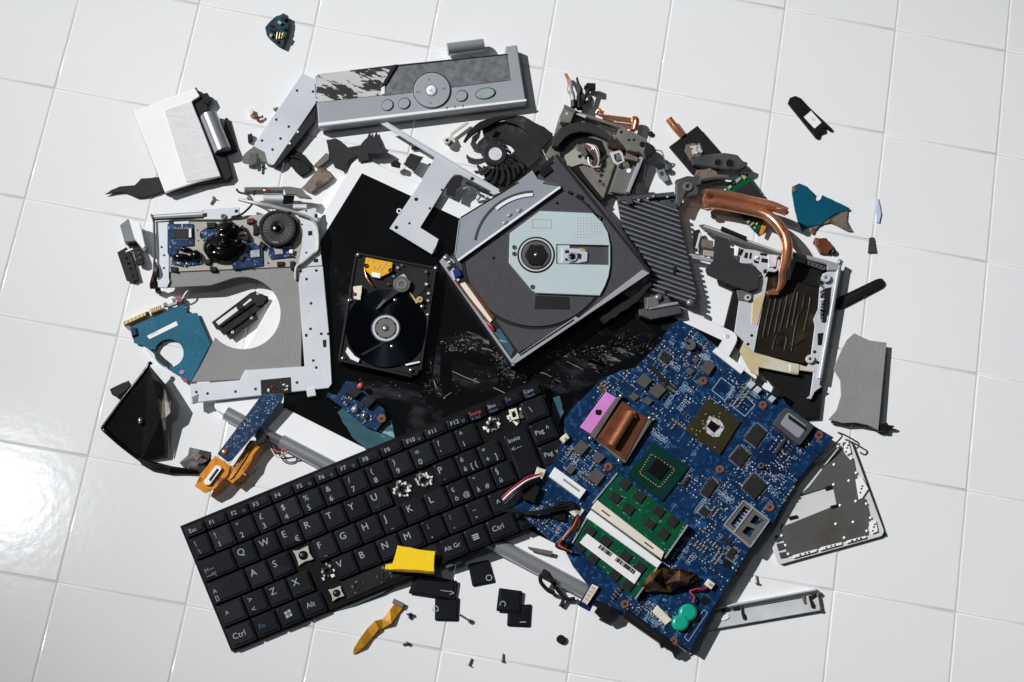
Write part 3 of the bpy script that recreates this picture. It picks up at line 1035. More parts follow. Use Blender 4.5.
    k.plate(O(190, 425, 235, 455, 205, 505, 160, 470), lambda x, y: zm(x, y) + .0056, .0006, copper_br)
    k.plate(O(268, 358, 300, 362, 308, 390, 280, 400, 262, 385), lambda x, y: zm(x, y) + .0088, .002, copper, c=.0006)
    hs = k.build('heat_spreader', t)
    LOC[hs.name] = LOC[t.name]
    k = M()
    for q in (O(225, 310, 250, 300, 140, 475, 120, 465), O(352, 392, 370, 400, 262, 572, 248, 562), O(140, 475, 155, 478, 262, 560, 250, 572)):
        k.plate(q, lambda x, y: zm(x, y) + .0042, .004, alu_dark, c=.0003)
    k.build('sprung_frame', hs)
    for x, y in O(245, 303, 360, 392, 238, 562, 122, 472):
        one('frame_screw', hs, 'dome', x, y, zm(x, y) + .0045, 2.2, 2.2, .001, chrome, 0., 12, 4)
    k = M()
    k.plate(O(185, 285, 225, 310, 124, 456, 80, 428), lambda x, y: zm(x, y) + .0034, .0018, pink, c=.0004)
    k.plate(jag(circ(*O(155, 368)[0], 3.2, 10), .7, 2), lambda x, y: zm(x, y) + .0037, .0005, rubber, c=.0001)
    k.build('pink_pad', t)

    # memory modules
    zr = lambda x, y: zm(x, y) + .006
    for body, chips, strip, edge in (
            ((310, 92, 592, 300, 500, 432, 212, 212), ((340, 135), (397, 185), (300, 190), (355, 235), (475, 245), (530, 285), (440, 295), (495, 335)), (230, 200, 498, 408, 487, 436, 205, 232), 1),
            ((190, 268, 470, 470, 382, 596, 130, 372), ((200, 325), (262, 365), (213, 432), (342, 425), (400, 470), (300, 500), (352, 540), (165, 385)), (205, 240, 488, 448, 470, 472, 184, 268), 0)):
        k = M()
        k.plate(P_(*body), zr, .0012, green_b, c=.0002)
        for i in range(26):
            c = P_(*body)
            f, g = random.random(), random.random()
            x = (c[0][0] * (1 - f) + c[1][0] * f) * (1 - g) + (c[3][0] * (1 - f) + c[2][0] * f) * g
            y = (c[0][1] * (1 - f) + c[1][1] * f) * (1 - g) + (c[3][1] * (1 - f) + c[2][1] * f) * g
            k.plate(rect(x, y, 1.6, .8, 37), lambda x, y: zr(x, y) + .0003, .0003, solder, c=.00003)
        mod = k.build('memory_module', t)
        LOC[mod.name] = LOC[t.name]
        for x, y in chips:
            cx, cy = P_(x, y)[0]
            kk = M()
            kk.plate(rect(cx, cy, 10.5, 9.2, 38), lambda x, y: zr(x, y) + .0012, .0011, chip, c=.0002)
            kk.build('memory_chip', mod)
        kk = M()
        s4 = P_(*strip)
        kk.plate(s4, lambda x, y: zr(x, y) + .0018, .004, white_pl if not edge else cream_pl, c=.0004)
        if edge:
            for i in range(12):
                f = .1 + .1 * (i // 2) if i < 5 else .72 + .018 * i
                f = .12 + i * .02 if i < 6 else .74 + (i - 6) * .022
                x = (s4[0][0] * (1 - f) + s4[1][0] * f) * .45 + (s4[3][0] * (1 - f) + s4[2][0] * f) * .55
                y = (s4[0][1] * (1 - f) + s4[1][1] * f) * .45 + (s4[3][1] * (1 - f) + s4[2][1] * f) * .55
                kk.plate(rect(x, y, 1.6, 1.4, 38), lambda x, y: zr(x, y) + .002, .0001, ink, c=.00002)
        kk.build('socket_bar', t)
        for a, b in (((body[0], body[1]), (body[6], body[7])), ((body[2], body[3]), (body[4], body[5]))):
            kk = M()
            kk.plate(band(P_(*a)[0], P_(*b)[0], 1.6), lambda x, y: zr(x, y) + .001, .004, solder, c=.0002)
            kk.build('retaining_clip', t)
        if not edge:
            kk = M()
            lz = lambda x, y: zr(x, y) + .0016
            q = P_(188, 334, 404, 495, 378, 536, 158, 370)
            kk.plate(q, lz, .0003, label_m, c=.00005)
            for i in range(58):
                f = .26 + .66 * i / 58
                if .48 < f < .56:
                    continue
                w_ = random.choice((.35, .5, .8))
                a = (q[0][0] * (1 - f) + q[1][0] * f, q[0][1] * (1 - f) + q[1][1] * f)
                b = (q[3][0] * (1 - f) + q[2][0] * f, q[3][1] * (1 - f) + q[2][1] * f)
                h0, h1 = .06, .42
                kk.plate(band((a[0] * (1 - h0) + b[0] * h0, a[1] * (1 - h0) + b[1] * h0), (a[0] * (1 - h1) + b[0] * h1, a[1] * (1 - h1) + b[1] * h1), w_), lambda x, y: lz(x, y) + .0001, .00005, ink, c=.00001)
            kk.build('barcode_label', mod)
    k = M()
    k.plate(jag(P_(222, 232, 300, 282, 392, 345, 478, 412, 470, 430, 380, 372, 290, 305, 205, 246), .5, 4), lambda x, y: zm(x, y) + .007, .004, smoke, c=.0005)
    k.build('socket_cover', t)
    # white ribbon socket, coin cell pack, wires
    k = M()
    q = L_(700, 388, 826, 480, 800, 516, 676, 425)
    k.plate(q, lambda x, y: zm(x, y) + .004, .0038, white_pl, c=.0004)
    k.plate(L_(735, 432, 800, 480, 795, 488, 730, 440), lambda x, y: zm(x, y) + .0042, .0003, grey_w, c=.00005)
    k.build('ribbon_socket', t)
    k = M()
    z0 = zm(685, 618)
    for x, y, q_, h in ((705, 402, 9.2, .0042), (675, 442, 8.6, .0046)):
        k.plate(circ(*Q(x, y)[0], q_, 32), z0 + h, .0042, green_bat, c=.0009)
        k.plate(circ(*Q(x, y)[0], q_ - 1.6, 32), z0 + h + .0004, .0006, green_bat, c=.0006)
    k.plate(rnd(Q(668, 410, 700, 440, 730, 415, 712, 392), 2), z0 + .0036, .0034, green_bat, c=.001)
    k.build('backup_battery', t)
    k = M()
    k.tube([(*Q(722, 362)[0], z0 + .003), (*Q(730, 340)[0], z0 + .004), (*Q(712, 318)[0], z0 + .003), (*Q(740, 308)[0], z0 + .004), (*Q(765, 310)[0], z0 + .003), (*Q(790, 292)[0], z0 + .0025)], .0007, red_w)
    k.tube([(*Q(725, 366)[0], z0 + .003), (*Q(734, 345)[0], z0 + .003), (*Q(717, 322)[0], z0 + .002), (*Q(742, 313)[0], z0 + .002), (*Q(790, 296)[0], z0 + .002)], .0006, rubber)
    k.build('battery_wire', t)
    for x, y, a, wd, ht in ((710, 584, 36, 9, 7), (577, 511, 36, 11, 11), (540, 473, 20, 9, 10), (565, 438, 50, 6, 8)):
        k = M()
        k.plate(jag(rect(x, y, wd, ht, a), .3, 4), lambda x, y: zm(x, y) + .004, .0036, cream_pl, c=.0004)
        k.plate(rect(x + .8, y + .8, wd * .45, ht * .4, a), lambda x, y: zm(x, y) + .0043, .0004, grey_w, c=.0001)
        k.build('wire_connector', t)
    k = M()
    for a in ((668, 632, 653, 619), ):
        pass
    q = Q(562, 398, 582, 372, 640, 432, 615, 452)
    k.plate(q, lambda x, y: zm(x, y) + .0022, .002, cream_pl, c=.0003)
    for i in range(6):
        f = i / 5
        k.plate(rect(q[0][0] * (1 - f) + q[3][0] * f - 1.4, q[0][1] * (1 - f) + q[3][1] * f + 1, 1, 3.4, 36), lambda x, y: zm(x, y) + .0006, .0005, solder, c=.0001)
    k.build('pin_connector', t)
    k = M()
    k.plate(jag(P_(395, 535, 440, 500, 490, 470, 560, 478, 610, 490, 640, 510, 600, 535, 560, 540, 520, 560, 460, 565, 400, 565), .9, 4), lambda x, y: zm(x, y) + .005, .0006, brown_fl)
    pts = [(a[0], a[1], zm(*a) + h) for a, h in zip(P_(395, 560, 440, 495, 490, 472, 560, 475, 625, 492, 560, 520, 500, 535, 450, 520, 600, 535, 520, 570), (.004, .011, .008, .011, .007, .013, .006, .014, .004, .004))]
    k.facets(pts, [(0, 7, 1), (1, 7, 2), (2, 7, 6), (2, 6, 3), (3, 6, 5), (3, 5, 4), (4, 5, 8), (5, 9, 8), (5, 6, 9), (6, 7, 9), (7, 0, 9)], brown_fl)
    k.build('crumpled_film', t)
    x, y = P_(608, 512)[0]
    one('wire_reel', t, 'ring', x, y, zm(x, y) + .006, 2, 5, .004, brown_fl, 18)
    # memory-card cage
    k = M()
    q = P_(815, 202, 918, 282, 842, 388, 738, 300)
    zz = lambda x, y: zm(x, y) + .0035
    k.plate(q, zz, .0006, alu_dark, [P_(818, 222, 846, 243, 788, 318, 762, 296), P_(862, 258, 896, 283, 868, 300, 838, 290), P_(828, 304, 860, 316, 838, 350, 808, 328)], c=.0001)
    for i in range(len(q)):
        k.plate(band(q[i], q[(i + 1) % 4], 1.2), lambda x, y: zz(x, y) + .0004 + .0001 * i, .0035, solder, c=.0001)
    k.plate(band(P_(850, 232)[0], P_(775, 332)[0], 1.8), lambda x, y: zz(x, y) + .0008, .003, solder, c=.0002)
    for i in range(7):
        f = i / 6
        a = P_(822 - 55 * f, 235 + 72 * f)[0]
        k.plate(rect(a[0] + 2, a[1] + 2, 4, 1, 36), lambda x, y: zm(x, y) + .001, .0008, solder, c=.0001)
    k.build('card_cage', t)
    # board-to-board socket and black drive connector on the lower edge
    k = M()
    q = Q(262, 372, 320, 282, 362, 298, 312, 398)
    k.plate(q, lambda x, y: zm(x, y) + .0002, .0014, navy_b)
    k.plate(Q(322, 288, 348, 300, 302, 372, 280, 360), lambda x, y: zm(x, y) + .003, .003, cream_pl, c=.0003)
    for i in range(9):
        f = i / 8
        x, y = 324 - 38 * f, 302 + 58 * f
        k.plate(rect(*Q(x + 2, y + 3)[0], 4.4, .7, 36), lambda x, y: zm(x, y) + .0033, .0003, gold if i % 2 else tray_d, c=.00005)
    k.build('board_socket', t)
    k = M()
    k.plate(Q(452, 385, 472, 395, 642, 520, 650, 538, 626, 552, 612, 540, 600, 545, 590, 522, 445, 422), lambda x, y: zm(x, y) + .0015, .0046, black_pl, c=.0006)
    k.plate(Q(470, 405, 600, 505, 594, 512, 464, 413), lambda x, y: zm(x, y) + .0018, .0004, tray_d, c=.0001)
    k.build('drive_connector', t)
    k = M()
    k.plate(Q(372, 330, 420, 352, 390, 410, 352, 422, 330, 400), lambda x, y: zm(x, y) - .003, .002, black_pl)
    k.plate(Q(392, 332, 414, 342, 398, 368, 378, 360), lambda x, y: zm(x, y) - .002, .0011, alu)
    k.build('mounting_tab', t)
    # cable loom at the left corner
    k = M()
    zz = lambda x, y, h: (x, y, zm(x, y) + h)
    for i, mt in enumerate((red_w, white_pl, rubber, rubber)):
        k.tube([zz(502 + i, 498 + i * 2, .004), zz(508 + i * 2, 492 + i, .007), zz(518 + i, 484 + i * 2, .008), zz(528, 477 + i * 3, .007), zz(540, 474 + i * 2, .004)], .0007, mt)
    for i in range(3):
        k.tube([zz(502 + i * 4, 511 - i, .003), zz(530, 512 + i, .005), zz(550, 508 + i * 2, .006), zz(570, 502 + i * 3, .006), zz(580, 508 + i, .004)], .0008, rubber)
    for i in range(4):
        k.tube([zz(578, 514, .003), zz(572 + i * 2, 524 + i, .008), zz(566 - i, 534 + i * 2, .007), zz(556 + i * 3, 546 - i, .004), zz(574 - i * 2, 552, .004)], .001, [rubber, red_d, rubber, brown_fl][i])
    k.build('cable_loom', t)
    k = M()
    k.plate(jag(P_(80, 200, 105, 215, 100, 285, 55, 275, 45, 235), .6, 4), lambda x, y: zm(x, y) + .003, .0028, black_pl)
    k.plate(jag(L_(560, 460, 610, 440, 640, 470, 620, 530, 575, 520), .8, 4), lambda x, y: zm(x, y) + .005, .004, black_pl)
    k.build('tape_pad', t)

    # loose rows of small parts: the hundred larger ones singly, the finest as one
    keepout = busy + [O(905, 345, 1020, 425, 960, 505, 850, 415), q, P_(815, 202, 918, 282, 842, 388, 738, 300)]
    protos = []
    for nm, wd, ht, hh, body, cap in (('capacitor', 2.8, 1.7, .0011, mat('tan_ceramic', (150, 136, 112), .5), solder), ('resistor', 2.6, 1.5, .0008, chip, solder), ('transistor', 4.2, 3.4, .0014, chip, None)):
        me = bpy.data.meshes.new(nm)
        vs, fs, mi = [], [], []

        def bx(x0, x1, y0, y1, z1, k_):
            b = len(vs)
            e = .00015
            vs.extend([(x0, y0, 0), (x1, y0, 0), (x1, y1, 0), (x0, y1, 0), (x0 + e, y0 + e, z1), (x1 - e, y0 + e, z1), (x1 - e, y1 - e, z1), (x0 + e, y1 - e, z1)])
            for f in ((4, 5, 6, 7), (0, 1, 5, 4), (1, 2, 6, 5), (2, 3, 7, 6), (3, 0, 4, 7), (3, 2, 1, 0)):
                fs.append([i + b for i in f])
                mi.append(k_)
        a, b = wd * PX / 2, ht * PX / 2
        if cap:
            bx(-a * .55, a * .55, -b, b, hh * .94, 0)
            bx(-a, -a * .55, -b, b, hh, 1)
            bx(a * .55, a, -b, b, hh, 1)
        else:
            bx(-a, a, -b * .7, b * .7, hh, 0)
            for s_ in (-.7, 0, .7):
                bx(a * s_ - .0004, a * s_ + .0004, -b * 1.2, -b * .7, hh * .3, 1)
                bx(a * s_ - .0004, a * s_ + .0004, b * .7, b * 1.2, hh * .3, 1)
        me.from_pydata(vs, [], fs)
        me.materials.append(body)
        me.materials.append(cap or solder)
        me.polygons.foreach_set('material_index', mi)
        me.update()
        protos.append((nm, bpy.data.objects.new(nm, me)))
    cnt = {'capacitor': 0, 'resistor': 0, 'transistor': 0}
    lim = {'capacitor': 90, 'resistor': 80, 'transistor': 26}
    fine = M()
    made = []
    n = 0
    queue = []
    while n < 1500:
        if not queue:
            c, sd = random.choice(dens)
            x, y = random.gauss(c[0], sd * .8), random.gauss(c[1], sd * .8)
            ra, kk, jj = math.radians(random.choice((36, 126))), random.randint(2, 6), random.choice((1, 1, 2))
            pk, pa = random.choice(protos[:2] * 3 + protos[2:]), random.choice((0, 90))
            queue = [(x + math.cos(ra) * 3.6 * i + math.sin(ra) * 4.4 * j, y + math.sin(ra) * 3.6 * i - math.cos(ra) * 4.4 * j, pk, pa) for i in range(kk) for j in range(jj)]
        x, y, pk, pa = queue.pop()
        if not inside((x, y), out) or any(inside((x, y), b) for b in keepout) or any(abs(x - a) + abs(y - b) < 3.2 for a, b in made[-260:]):
            n += .2
            continue
        if any((x - h[0]) ** 2 + (y - h[1]) ** 2 < 45 for h in ((727, 564), (705, 601), (690, 344), (703, 381), (763, 405), (720, 469), (770, 507))):
            n += .2
            continue
        n += 1
        nm, po = pk
        if cnt[nm] < lim[nm]:
            cnt[nm] += 1
            made.append((x, y))
            o = po if cnt[nm] == 1 else po.copy()
            COL.objects.link(o)
            o.parent = t
            o.location = W(x, y, zm(x, y)) - LOC[t.name]
            o.rotation_euler = (0, 0, math.radians(-36 + pa))
        else:
            fine.plate(rect(x, y, random.uniform(.8, 1.7), random.uniform(.6, 1.0), random.choice((36, 126))), lambda x, y: zm(x, y) + .0006, .0005, random.choice((solder, chip, cream_pl)), c=.00005)
    o = fine.build('surface_components', t)
    o['kind'] = 'stuff'


build_motherboard()


# ------------------------------------------------------------------ optical drive
def build_drive():
    t = thing('optical_drive', 545, 260, ZL, 'open disc drive tray with pale aqua steel plate and spindle, mid pile', 'disc drive')
    G = Zc(430, 130)
    F = Zc(320, 230)
    zt = .0235
    m = M()
    m.plate([(441, 265), (553, 155), (650, 272), (512, 365)], zt - .004, .011, tray_d, c=.0006)
    m.build('chassis', t)
    # tray plate with the disc recess
    m = M()
    out = G(78, 520, 485, 130, 505, 98, 560, 150, 690, 300, 760, 395, 880, 560, 720, 675) + F(780, 500) + F(600, 230)
    m.plate(out, zt, .003, tray_m, c=.0005)
    cx, cy = 536, 257
    m.ring(cx, cy, zt + .0004, 73.2, 75, .0006, tray_d, 48, 20, 215)
    m.ring(cx, cy, zt + .0008, 71.5, 72.6, .0010, black_pl, 48, 25, 205)
    m.ring(cx, cy, zt + .0004, 73.4, 75.6, .0006, tray_d, 30, -58, 5)
    m.build('tray', t)
    m = M()
    for a, b, wd, h, mt in ((G(505, 98)[0], G(880, 568)[0], 2.6, .001, tray_d), (G(408, 165)[0], G(490, 122)[0], 5, .0008, tray_d), (G(110, 505)[0], G(415, 160)[0], 1.6, .0012, rubber)):
        m.plate(band(a, b, wd), zt + h, .003, mt)
    for q in (G(440, 150, 478, 138, 492, 160, 455, 190, 438, 172), G(650, 330, 690, 345, 685, 362, 655, 358)):
        m.plate(q, zt + .0014, .0014, black_pl)
    m.build('tray_rim', t)
    for x, y, sx_, sy_, mt in ((562, 250, 5, 3, black_pl), (600, 266, 7, 3.4, black_pl), (508, 290, 2.2, 2.2, rubber), (253, 510, 2.2, 2.2, rubber), (632, 300, 3, 2, rubber)):
        one('tray_clip', t, 'plate', rnd(rect(*G(x, y)[0], sx_, sy_, 25), 1), zt + .0012, .0012, mt)
    one('tray_window', t, 'plate', F(862, 262, 998, 268, 1000, 318, 858, 315), zt + .0003, .0003, tray_d, c=.0001)
    # aqua plate, split by the slot of the laser sled
    m = M()
    pl = G(440, 323, 652, 332, 690, 370, 712, 410, 722, 462, 722, 540, 715, 585, 700, 625, 680, 662, 425, 652, 408, 640, 316, 530, 320, 412)
    slot = G(505, 456, 716, 460, 716, 540, 505, 536)
    m.plate(pl, zt + .0022, .0022, aqua, [slot], c=.0004)
    for y in range(8):
        for x in range(9):
            if x + y < 14:
                m.plate(rect(*G(592 + x * 11, 352 + y * 11)[0], .9, .9, 2), zt + .0023, .0001, grey_w, c=.00002)
    q = G(410, 357, 486, 359, 484, 392, 408, 390)
    for i in range(4):
        m.plate(band(q[i], q[(i + 1) % 4], .5), zt + .00235 + i * .00002, .0002, grey_w, c=.00003)
    m.build('top_plate', t)
    for x, y in G(337, 468, 337, 494, 410, 626):
        k = M()
        k.ring(x, y, zt + .003, 1.0, 2.4, .0009, chrome, 14)
        k.plate(circ(x, y, 1.1, 10), zt + .0024, .0003, rubber, c=.0001)
        k.build('screw', t)
    # spindle
    sx, sy = G(425, 499)[0]
    m = M()
    m.plate(circ(sx, sy, 19, 40), zt + .0026, .0024, rubber, c=.0004)
    m.ring(sx, sy, zt + .0032, 15.6, 17.2, .0006, alu, 40)
    m.ring(sx, sy, zt + .0036, 9.8, 14.2, .0012, chrome, 40)
    m.plate(circ(sx, sy, 10.6, 30), zt + .0052, .0026, black_pl, c=.0006)
    for a in range(0, 360, 60):
        m.plate(rect(sx + 9.6 * math.cos(math.radians(a)), sy + 9.4 * math.sin(math.radians(a)), 3.4, 4.4, a), zt + .0049, .0012, black_pl)
    m.dome(sx, sy, zt + .0052, 2.2, 2.2, .0008, chrome, 0, 14, 4)
    m.build('spindle', t)
    # laser sled in the slot
    m = M()
    zs = zt - .0012
    m.plate(G(505, 458, 560, 460, 558, 534, 505, 534), zs + .0022, .002, aqua, c=.0003)
    m.plate(G(528, 470, 600, 474, 632, 488, 630, 525, 596, 532, 526, 528), zs + .0028, .0026, alu, c=.0005)
    p = G(570, 506)[0]
    m.ring(*p, zs + .0040, 3.4, 5.4, .001, solder, 18)
    m.dome(*p, zs + .0028, 3.6, 3.6, .001, die, 0, 16, 5)
    for q in (G(540, 480, 556, 480, 556, 492, 540, 492), G(590, 492, 606, 496, 604, 516, 588, 512), G(540, 512, 556, 512, 556, 522, 540, 522)):
        m.plate(q, zs + .0034, .0006, tray_d)
    m.plate(G(602, 470, 625, 478, 622, 484, 600, 480), zs + .0034, .0006, gold)
    m.build('laser_sled', t)
    m = M()
    m.plate(G(632, 466, 716, 462, 716, 540, 632, 536), zs, .0005, tray_m)
    m.plate(G(638, 515, 680, 512, 715, 526, 716, 538, 640, 536), zs + .0008, .0004, amber)
    m.build('sled_ribbon', t)
    # clear broken cover over the upper left of the tray
    m = M()
    zc = zt + .0026
    m.plate(G(100, 500, 122, 352, 300, 245, 410, 160, 432, 196, 524, 222, 520, 234, 110, 520), zc, .0012, lens, c=.0004)
    m.plate(band(G(112, 522)[0], G(522, 228)[0], 2.2), zc + .0008, .0014, silver_lt, c=.0003)
    m.plate(band(G(100, 500)[0], G(118, 360)[0], 1.2), zc + .0005, .0014, silver, c=.0003)
    m.plate(band(G(122, 350)[0], G(355, 208)[0], 1.2), zc + .0005, .0014, tray_d, c=.0003)
    arc = circ(*G(420, 480)[0], 62, 26, 190, 268)
    inner = circ(*G(420, 480)[0], 59.6, 26, 190, 268)
    m.plate(arc + inner[::-1], zc + .0005, .0005, tray_m, c=.0001)
    m.plate(circ(*G(420, 480)[0], 59.4, 14, 228, 268) + circ(*G(420, 480)[0], 56, 14, 228, 268)[::-1], zc + .001, .001, silver_lt, c=.0002)
    for x, y in G(318, 340, 300, 370, 356, 322):
        m.dome(x, y, zc, 3.2, 2, .0012, lens, -35, 12, 4)
    m.plate(G(455, 205, 520, 216, 510, 222, 450, 212), zc + .001, .001, chrome, c=.0001)
    m.build('clear_cover', t)
    # left-lower rail with eject board
    m = M()
    zr = zt + .0006
    m.plate(F(478, 125, 505, 95, 535, 120, 800, 500, 775, 545), zr, .0016, silver, c=.0003)
    m.plate(F(506, 150, 540, 130, 792, 488, 766, 516), zr + .0003, .0003, tray_d, c=.0001)
    m.plate(F(560, 215, 580, 208, 690, 360, 672, 380), zr + .0012, .0008, cream_pl, c=.0002)
    m.plate(F(582, 212, 600, 215, 700, 350, 688, 362), zr + .0009, .0005, copper_br, c=.0002)
    m.plate(F(690, 400, 720, 395, 778, 480, 765, 505), zr + .0008, .0007, cyan_film, c=.0002)
    m.build('front_rail', t)
    m = M()
    m.plate(F(530, 160, 555, 152, 568, 180, 540, 194), zr + .003, .0025, mat('blue_switch', (26, 44, 118), .4), c=.0004)
    m.plate(F(520, 165, 536, 150, 560, 200, 545, 212), zr + .0016, .0012, alu)
    m.build('eject_switch', t)
    m = M()
    for x, y, r in ((505, 112, 3.4), (520, 130, 2.4)):
        m.dome(*F(x, y)[0], zr, r, r, .002, chrome, 0, 12, 4)
    m.build('rail_screw', t)
    m = M()
    m.tube([(*F(540, 200)[0], zr + .002), (*F(600, 280)[0], zr + .0018), (*F(680, 380)[0], zr + .002)], .0009, copper_br)
    m.tube([(*F(672, 372)[0], zr + .002), (*F(685, 385)[0], zr + .003), (*F(695, 400)[0], zr + .002)], .0012, red_w)
    m.build('rail_wire', t)
    m = M()
    m.plate(F(765, 545, 778, 510, 1023, 345, 1035, 352) + G(850, 558, 880, 572), zr, .0016, silver, c=.0003)
    m.plate(jag(G(690, 672, 850, 560, 858, 575, 830, 610, 700, 680), .5, 4), zr - .001, .001, alu_dark, c=.0002)
    m.plate(band(F(800, 500)[0], F(1015, 358)[0], 1.2), zr + .0006, .0006, tray_d, c=.0001)
    m.build('side_rail', t)


build_drive()


# torn black trim strips dangling between disc drive and fin plate
m = M()
m.plate(jag(pairs(600, 318, 618, 306, 640, 292, 650, 278, 652, 285, 640, 300, 622, 312, 604, 324), .8, 4), .018, .004, tray_d)
tag(m.build('torn_trim'), 'torn dark trim strip along the lower right edge of the disc drive', 'trim strip')


# ------------------------------------------------------------------ hard drive
def build_hdd():
    t = thing('hard_drive', 388, 315, ZL, 'opened black hard drive with mirror platter and yellow flex circuit, on the black glass', 'hard drive')
    F = Zc(330, 245, 115 / 560)
    z = .0165
    m = M()
    o = rnd(F(125, 35, 520, 110, 430, 640, 40, 560), 4)
    m.plate(o, z, .009, black_pl, c=.0006)
    for a, b in ((F(130, 40)[0], F(515, 112)[0]), (F(515, 112)[0], F(440, 610)[0]), (F(400, 640)[0], F(45, 560)[0]), (F(45, 555)[0], F(128, 45)[0])):
        m.plate(band(a, b, 2.2), z + .0012, .0012, tray_d, c=.0003)
    m.plate(F(320, 95, 480, 120, 475, 200, 420, 260, 330, 240), z + .0006, .0006, tray_d, c=.0002)
    m.build('case', t)
    px, py = F(272, 405)[0]
    m = M()
    m.plate(circ(px, py, 40.5, 60), z + .0016, .0012, disc_m, c=.0002)
    m.build('platter', t)
    m = M()
    m.plate(circ(px, py, 14.6, 36), z + .0032, .0018, chrome, c=.0005)
    m.ring(px, py, z + .0036, 11.4, 13.2, .0004, alu, 36)
    m.ring(px, py, z + .0038, 4, 9.4, .0005, alu_dark, 30)
    m.dome(px, py, z + .0032, 3.4, 3.4, .0012, chrome, 0, 14, 4)
    for a in range(30, 390, 60):
        m.plate(circ(px + 10.3 * math.cos(math.radians(a)), py + 10 * math.sin(math.radians(a)), 1, 8), z + .0039, .0003, rubber, c=.0001)
    m.build('clamp_hub', t)
    m = M()
    m.plate(F(175, 60, 305, 85, 300, 130, 240, 160, 205, 152, 165, 115), z + .0026, .0008, orange if False else mat('yellow_flex', (232, 170, 30), .35, 0, .1, 80, .2, 200), c=.0002)
    for x, y in F(185, 75, 210, 80, 270, 90, 215, 108, 232, 112, 250, 116, 262, 105, 240, 100):
        m.plate(circ(x, y, 1.1, 8), z + .0029, .0003, solder, c=.0001)
    for x, y in F(177, 100, 295, 122):
        m.ring(x, y, z + .0034, .9, 2.3, .0008, black_pl, 12)
    m.plate(F(205, 130, 248, 138, 245, 162, 203, 154), z + .0031, .0005, white_pl)
    m.build('flex_circuit', t)
    m = M()
    m.tube([(*F(168, 120)[0], z + .002), (*F(180, 160)[0], z + .003), (*F(200, 190)[0], z + .003), (*F(212, 200)[0], z + .002)], .0007, copper)
    m.build('flex_tail', t)
    m = M()
    ax, ay = F(350, 190)[0]
    m.plate(circ(ax, ay, 8.6, 28), z + .005, .005, chrome, c=.0005)
    m.ring(ax, ay, z + .0056, 3, 5.5, .0006, alu_dark, 24)
    m.plate(F(330, 155, 360, 140, 395, 180, 380, 205), z + .0044, .0012, alu)
    m.build('arm_motor', t)
    m = M()
    m.plate(F(310, 215, 345, 225, 245, 300, 225, 300), z + .0042, .001, tray_d, c=.0003)
    m.plate(F(262, 262, 275, 270, 240, 308, 220, 315), z + .0046, .0008, chrome, c=.0002)
    m.plate(F(385, 230, 400, 240, 430, 280, 420, 285), z + .0044, .0008, gold, c=.0002)
    m.build('read_arm', t)
    m = M()
    m.plate(jag(F(112, 200, 155, 198, 150, 265, 118, 262), .6, 3), z + .005, .004, cream_pl)
    m.plate(circ(*F(122, 240)[0], 2, 10), z + .0053, .0004, copper_br)
    m.build('parking_ramp', t)
    p = F(437, 265)[0]
    m = M()
    m.plate(circ(*p, 3.4, 18), z + .004, .003, gold, c=.0004)
    m.plate(circ(*p, 1, 8), z + .0042, .0003, rubber, c=.0001)
    m.build('gold_screw', t)
    for x, y in F(138, 48, 516, 112, 478, 340, 395, 610, 63, 552, 95, 270, 450, 300, 318, 268, 302, 494):
        one('screw', t, 'dome', x, y, z + .001, 2.3, 2.2, .0014, chrome, 0, 12, 4)
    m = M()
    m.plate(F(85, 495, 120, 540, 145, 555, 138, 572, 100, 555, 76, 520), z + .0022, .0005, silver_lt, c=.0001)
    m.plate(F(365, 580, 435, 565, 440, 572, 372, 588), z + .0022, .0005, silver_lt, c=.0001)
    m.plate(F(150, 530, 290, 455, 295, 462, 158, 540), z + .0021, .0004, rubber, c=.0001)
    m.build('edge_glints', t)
    for x, y, c_ in ((468, 130, copper), (470, 190, alu), (480, 235, alu), (478, 270, solder), (330, 110, solder), (350, 98, chrome), (310, 152, mat('green_dot', (30, 150, 110), .4)), (285, 190, copper_br)):
        m = M()
        m.plate(rnd(rect(*F(x, y)[0], 3, 2.4, 20), .8), z + .0026, .002, c_)
        m.build('contact', t)


build_hdd()


